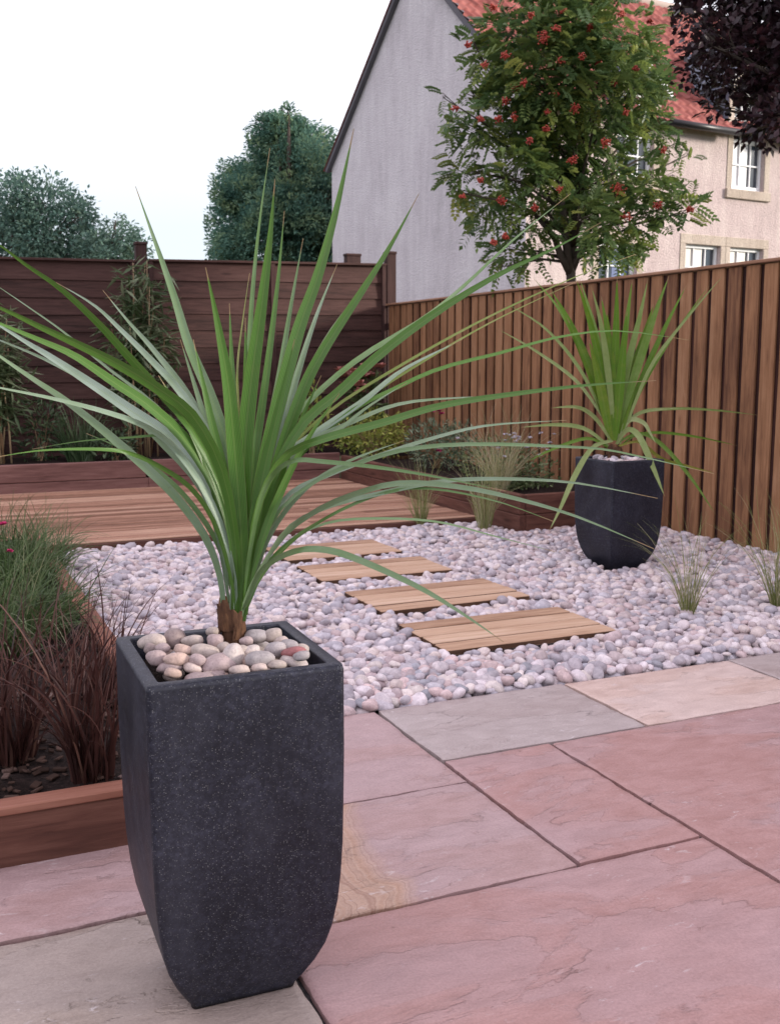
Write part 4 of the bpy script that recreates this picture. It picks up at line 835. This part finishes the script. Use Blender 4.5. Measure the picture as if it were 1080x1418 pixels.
for k, (lab, a, b, c_, d) in enumerate(wins):
    mb = MB(); fr = .055; y0, y1 = .07, .125
    hbox(mb, (a, y0, c_), (a+fr, y1, d)); hbox(mb, (b-fr, y0, c_), (b, y1, d)); hbox(mb, (a+fr, y0, c_), (b-fr, y1, c_+fr*1.4)); hbox(mb, (a+fr, y0, d-fr), (b-fr, y1, d)); mz = (c_+d)/2; hbox(mb, (a+fr, y0 - .012, mz-.03), (b-fr, y1, mz+.03))
    for q in (1/3, 2/3):
        x = a + (b-a)*q; hbox(mb, (x-.012, y0+.008, c_+fr), (x+.012, y1-.01, mz-.03), .003); hbox(mb, (x-.012, y0+.008, mz+.03), (x+.012, y1-.01, d-fr), .003)
    for q0, q1 in ((c_+fr*1.4, mz-.03), (mz+.03, d-fr)): zz = (q0+q1)/2; hbox(mb, (a+fr, y0+.010, zz-.012), (b-fr, y1-.012, zz+.012), .003)
    wo_ = part('window', mb, WHITE, house, lab)
    mb = MB(); mb.face([mb.vert(HM @ Vector(p)) for p in ((a+.02,.108,c_+.02),(b-.02,.108,c_+.02),(b-.02,.108,d-.02),(a+.02,.108,d-.02))]); part('pane', mb, GLASS, wo_)
    mb = MB()
    if k == 0: mb.face([mb.vert(HM @ Vector(p)) for p in ((a+.04,.104,c_+.08),(a+.46,.104,c_+.08),(a+.46,.104,mz),(a+.04,.104,mz))]); part('blind', mb, m1('white_blind', (.78,.78,.80)), wo_)
    if k in (2, 3): mb.face([mb.vert(HM @ Vector(p)) for p in ((a+.05,.104,c_+.05),(a+.48,.104,c_+.05),(a+.48,.104,d-.05),(a+.05,.104,d-.05))]); part('blind', mb, BLIND, wo_)
    if k == 4: mb.face([mb.vert(HM @ Vector(p)) for p in ((a+.36,.104,c_+.05),(b-.10,.104,c_+.05),(b-.10,.104,d-.05),(a+.36,.104,d-.05))]); part('curtain', mb, BLUE, wo_)
    mb = MB(); hbox(mb, (a-.15, -.05, c_-.15), (b+.15, .0695, c_), .008); part('sill', mb, STONE, wo_)
    mb = MB(); st = .13; top = d if d < EAVE else EAVE - .2
    hbox(mb, (a-st, -.012, c_+.002), (a-.002, .03, d)); hbox(mb, (b+.002, -.012, c_+.002), (b+st, .03, d))
    hbox(mb, (a-st, -.012, d+.002), (b+st, .03, d+.16)); part('surround', mb, STONE, wo_)
SLATE = m1('blue_grey_slate', (.13,.15,.20), .6); LEAD = m1('white_bargeboard', (.72,.72,.74))
for lab, a, b, zt, rid in (('slated wall-head dormer right of the rowan', 4.25, 5.02, 5.78, 6.5), ('small wall-head dormer half hidden by the rowan', 1.72, 2.48, 5.42, 5.75), ('wall-head dormer farther along', 6.9, 7.7, 5.78, 6.5)):
    x0, x1 = a - .14, b + .14; xm = (x0+x1)/2
    mb = MB()   # boxed body of the dormer, open behind the roof slope
    for side, oth in ((x0, x0 + .09), (x1, x1 - .09)): mb.face([mb.vert(HM @ Vector(p)) for p in ((side, .005, EAVE-.2), (side, .005, zt), (side, 1.0, zt), (side, .25, EAVE - .2))])
    q8 = [mb.vert(HM @ Vector(p)) for p in ((x0, 1.0, zt), (x1, 1.0, zt), (x1, .005, zt), (x0, .005, zt))]; mb.face(q8)
    mb.f[0] = mb.f[0][:1] + (q8[3], q8[0]) + mb.f[0][3:]; mb.f[1] = mb.f[1][:1] + (q8[2], q8[1]) + mb.f[1][3:]
    dm = part('dormer', mb, SLATE, house, lab)
    mb = MB(); mb.face([mb.vert(HM @ Vector(p)) for p in ((x0, .02, zt+.005), (x1, .02, zt+.005), (xm, .02, rid))]); part('gablet', mb, STONE, dm)
    mb = MB()
    for sx_ in (-1, 1):
        e = xm + sx_*((x1-x0)/2 + .1); mb.face([mb.vert(HM @ Vector(p)) for p in ((e, -.12, zt-.1), (xm, -.12, rid+.06), (xm, 1.9, rid+.06), (e, 1.15, zt-.1))])
        mb.face([mb.vert(HM @ Vector(p)) for p in ((e, -.12, zt-.15), (xm, -.12, rid+.01), (xm, 1.9, rid+.01), (e, 1.15, zt-.15))])
    part('dormer_roof', mb, SLATE, dm)
    mb = MB()
    for sx_ in (-1, 1):
        e = xm + sx_*((x1-x0)/2 + .1); i8 = [mb.vert(HM @ Vector(p)) for p in ((e,-.145,zt-.17),(xm,-.145,rid-.02),(xm,-.145,rid+.08),(e,-.145,zt-.07),(e,-.122,zt-.17),(xm,-.122,rid-.02),(xm,-.122,rid+.08),(e,-.122,zt-.07))]
        for f_ in ((0,1,2,3),(7,6,5,4),(0,3,7,4),(1,5,6,2),(3,2,6,7),(0,4,5,1)): mb.face([i8[q] for q in f_])
    part('bargeboard', mb, LEAD, dm)

# ------------------------------------------------------------------ trees
WOODB = foliage('tree_bark', [(.0, (.035,.028,.024)), (.5, (.08,.065,.055)), (1., (.14,.12,.10))], .85, .15, 0)
def tree(name, base, label, blobs, mat, leafn, lw, trunk_r, group=None, depth_r=.7, compound=0, lo=0., hi=1., limbs=1, dens=None, bigclump=.35, crown=None, fork=None, twist=(.6,.6,.5), rt=.5):
    """blobs: (centre, radius) in world; leaves in clumps scattered through each blob, limbs reaching to every blob"""
    base = Vector(base); t = thing(name, base, label, 'tree', group); ml, mw = MB(), MB(); fk = fork or base + Vector((0,0,.5))
    mw.tube([base - Vector((0,0,.1)), base.lerp(fk, .5) + Vector((R.gauss(0,.02), 0, 0)), fk], [trunk_r*1.15, trunk_r, trunk_r*.85], 10, .5)
    tot = sum(r**2 for _, r, _d in blobs)
    top = max((c_ for c_, r, _d in blobs), key=lambda q: q.z); LB = [fk, fk.lerp(top, .5) + Vector((.02,0,0)), top]; mw.tube(LB, [trunk_r*.85, trunk_r*.55, trunk_r*.15], 8, .5)
    for c_, r, dn in blobs:
        u = R.uniform(.05, .6); s0 = fk.lerp(top, min(u, max(.02, (c_.z - fk.z - .3*(c_-fk).length)/(max(.1, top.z - fk.z))))); m_ = s0.lerp(c_, .5) + Vector((R.gauss(0,.05), R.gauss(0,.05), .08*(c_-s0).length))
        if limbs: mw.tube([s0, m_, c_], [trunk_r*.32, trunk_r*.22, trunk_r*.07], 6, .4)
        n = max(4, int(leafn * r**2 / tot * dn)); tips = []
        for k in range(max(3, int(9 * dn))):
            d = Vector((R.gauss(0,1), R.gauss(0,1), R.gauss(0,.8))).normalized(); q = c_ + d * r * R.uniform(.55, 1.0); tips.append(q)
            if limbs: mw.tube([c_.lerp(m_, R.uniform(0,.6)), c_.lerp(q, .5) + Vector((0,0,.03)), q], [trunk_r*.07, trunk_r*.05, trunk_r*.02], 4, .4, cap=False)
        for k in range(n):
            q = R.choice(tips); cl = lambda g: max(-1.35, min(1.35, g)); p = q + Vector((cl(R.gauss(0,1)), cl(R.gauss(0,1)), cl(R.gauss(0,.9)))) * r * bigclump; d = (p - c_); d = d.normalized() if d.length > 1e-4 else Vector((0,0,1))
            ti_ = lo + (hi - lo) * min(1, max(0, rt*R.random() + (1-rt)*(.5 + .75*mnoise.noise(p*2.1/max(r,.3)))))
            d = (d + Vector((R.gauss(0,twist[0]), R.gauss(0,twist[1]), R.gauss(-.1,twist[2])))).normalized()
            if compound:   # pinnate leaf: pairs of leaflets along a midrib
                Lc = lw[0]*R.uniform(.7, 1.2); nr = (Vector((R.gauss(0,.5), R.gauss(0,.5), 1))).normalized(); sd = d.cross(nr).normalized()
                for j in range(compound):
                    u = (j + .6)/compound; pp = p + d*Lc*u - Vector((0,0,.25*Lc*u*u))
                    for sg in (-1, 1): ml.leaf(pp, sd*sg + d*.55, nr, Lc*.42*(1 - .3*abs(u-.5)), lw[1], ti_)
                ml.leaf(p + d*Lc - Vector((0,0,.25*Lc)), d, nr, Lc*.42, lw[1], ti_)
            else: ml.leaf(p, d, d + Vector((R.gauss(0,.6), R.gauss(0,.6), .7)), lw[0]*R.uniform(.6,1.3), lw[1]*R.uniform(.7,1.3), ti_)
    part('trunk', mw, WOODB, t); part('crown', ml, mat, t); return t
def pb(lst, t0, dr):
    out = []
    for q in lst:
        px, py, rp = q[:3]; dn = q[3] if len(q) > 3 else 1.
        k = max(.15, 1 - abs(R.gauss(0, .4))); t = t0 + R.uniform(-dr, dr); out.append((pt(px, py, t), rp/F*t, dn))
    return out
ROW = foliage('rowan_leaf', [(.0, (.055,.105,.045)), (.4, (.105,.175,.065)), (.75, (.20,.26,.07)), (1., (.44,.45,.12))], .45, .4, .38)
TR = 9.6
RB = [(760,15,62),(715,50,62),(800,45,70),(860,40,52),(680,95,40),(745,105,72),(830,110,66),(890,110,40),(655,185,34),(715,175,62),(790,180,72),(860,180,58),(905,180,28),(640,235,34),(700,240,56),(770,250,68),(840,250,62),(900,255,38),(930,205,22,.6),(670,285,40),(730,300,56),(800,300,52),(860,305,46),(905,300,40),(950,285,24,.7),(968,292,14,.6),(615,265,14,.6),(620,165,13,.35),(606,135,9,.25),(700,345,28,.8),(735,350,30,.7),(840,335,26,.7),(690,370,15,.7),(895,345,16,.6),(935,245,16,.45),(960,215,10,.25),(650,60,16,.5),(640,130,14,.4),(905,85,22,.7),(760,-45,60),(820,-40,50)]
blobs = pb([(790 + (q[0]-790)*.96, q[1], q[2]*.84, (q[3] if len(q) > 3 else 1.) * (1.25 if q[1] < 200 else .8)) for q in RB], TR, .62); rb = gp(790, 600, 0); rbase = pt(797, 470, TR); rbase.z = 0; fk = pt(790, 372, TR); fk2 = pt(793, 330, TR)
rowan = tree('rowan_tree', rbase, 'rowan tree laden with red berries rising behind the picket fence', blobs, ROW, 3300, (.14, .042), .050, None, compound=5, bigclump=.36, fork=fk, lo=.08, hi=1.)
mw = MB()
for (a, b_, c_, r) in (((782,372),(768,330),(735,290),.03), ((800,360),(812,320),(850,290),.026), ((786,360),(780,300),(772,240),.035)):
    p0, p1, p2 = pt(*a, TR-.03), pt(*b_, TR-.06), pt(*c_, TR-.1); mw.tube([fk - Vector((0,0,.05)), p0.lerp(p1,.5), p1, p2], [r*1.3, r*1.1, r, r*.5], 8, .4)
part('limbs', mw, WOODB, rowan)
BERRY = NT('red_berries'); n = BERRY.noise(BERRY.obj(), 12, 2); BERRY.pbr(BERRY.ramp(n, [(.3, (.30,.022,.018)), (.7, (.46,.06,.03))]), .4, .5)
bv, bf = IC[1]
for (px, py, s) in [(752,52,15),(770,40,9),(683,10,8),(700,78,10),(648,62,7),(671,90,8),(712,122,9),(725,115,8),(777,85,8),(805,78,8),(828,88,8),(735,20,8),(816,37,9),(700,140,8),(690,165,9),(665,165,8),(630,150,8),(712,162,9),(758,155,7),(796,150,11),(756,178,8),(838,198,11),(866,155,8),(792,222,11),(856,262,15),(867,300,12),(694,278,10),(740,287,8),(910,285,10),(775,262,7),(683,335,8),(700,328,7),(955,290,8),(918,207,7),(640,272,7),(665,250,7),(733,195,7),(770,130,7),(850,115,7),(900,30,7),(860,20,8),(880,95,7),(780,15,7)]:
    t_ = TR - R.uniform(.6, .95); c_ = pt(px, py, t_); rr = s*.9/F*t_; Vs, Fs, nv = [], [], 0
    for k in range(int(16 + s*3)):
        d = Vector((R.gauss(0,1), R.gauss(0,1), R.gauss(0,.7))).normalized() * rr * R.uniform(.15, .85); Vs.append(bv*R.uniform(.007,.0095) + np.array(c_ + d)); Fs.append(bf + nv); nv += len(bv)
    me = raw_mesh('berry_cluster', np.concatenate(Vs) - np.array(rowan.location), np.concatenate(Fs), BERRY.m); o = bpy.data.objects.new('berry_cluster', me); col.objects.link(o); o.parent = rowan
PUR = foliage('dark_purple_leaf', [(.0, (.014,.007,.010)), (.5, (.028,.013,.019)), (.85, (.055,.02,.028)), (1., (.12,.04,.05))], .4, .45, .15)
TPU = 7.6
PB_ = [(1040,20,60),(985,15,40),(1000,70,42),(1050,85,55),(1085,60,60),(965,100,24,.7),(1010,125,34),(1060,140,40),(1090,170,34),(960,30,26,.7),(1045,175,22,.7),(945,8,16,.6),(990,150,18,.6),(1130,100,70),(1150,0,90),(1200,80,90),(1240,-40,110),(1290,120,90),(1100,-70,110),(1000,-60,70),(1320,10,100),(1180,190,50),(1065,195,14,.6)]
blobs = pb(PB_, TPU, .55) + pb([(1200,-140,150),(1300,-120,140),(1100,-170,120)], TPU, .5); pbase = pt(1225, 500, TPU); pbase.z = 0; fk = pbase + Vector((0,0,1.9))
tree('purple_plum_tree', pbase, 'dark purple-leaved tree overhanging the top right corner', blobs, PUR, 30000, (.068,.042), .09, None, bigclump=.38, fork=fk)
CON = foliage('conifer_spray', [(.0, (.06,.14,.12)), (.5, (.125,.235,.175)), (1., (.29,.38,.20))], .9, .04, .3)
TC = 24.
CB = [(395,170,22),(385,195,34),(410,205,36),(350,230,34),(390,240,46),(430,235,36),(330,280,32),(370,285,50),(420,285,50),(455,270,32),(320,330,30),(350,335,46),(400,335,52),(450,330,46),(480,310,40),(330,380,40),(380,385,55),(440,385,55),(490,370,50),(400,158,12,.6),(372,175,16),(440,200,20)]
blobs = pb(CB, TC, .9); cbase = pt(400, 520, TC); cbase.z = 0; fk = cbase + Vector((0,0,2.))
tree('conifer_tree', cbase, 'tall rounded dark conifer beside the white gable', blobs, CON, 120000, (.105,.042), .16, 'background trees beyond the lap fence', limbs=1, bigclump=.34, fork=fk, twist=(.5,.5,.5), rt=.2)
LTL = foliage('hazy_green_leaf', [(.0, (.065,.13,.115)), (.5, (.115,.195,.16)), (1., (.20,.28,.20))], .85, .08, .3)
TL = 17.
blobs = pb([(20,275,30),(60,280,34),(95,300,30),(10,320,45),(55,325,46),(100,335,34),(-30,300,45),(35,250,14,.5),(75,260,14,.5),(110,300,18,.6),(130,310,12,.4),(-40,260,30),(30,370,40),(90,370,40)], TL, .6); lb = pt(40, 500, TL); lb.z = 0
tree('broadleaf_tree', lb, 'bluish green broadleaf tree at the left edge above the lap fence', blobs, LTL, 17000, (.085,.038), .10, 'background trees beyond the lap fence', bigclump=.42, rt=.25, fork=lb + Vector((0,0,1.2)))
blobs = pb([(140,335,26,.8),(165,330,24,.8),(180,345,22,.8),(150,355,26),(160,305,12,.4),(128,350,20),(185,320,10,.4),(160,385,30)], TL-1, .4); lb = pt(158, 500, TL-1); lb.z = 0
tree('broadleaf_tree', lb, 'small light green broadleaf tree just left of the tall fence post', blobs, LTL, 5200, (.075,.034), .06, 'background trees beyond the lap fence', bigclump=.36, rt=.25, lo=.3, hi=1., fork=lb + Vector((0,0,1.3)))
# a few weed stems behind the corner of the fence
b_ = at_y(572, 440, 11.6); b_.z = 1.55
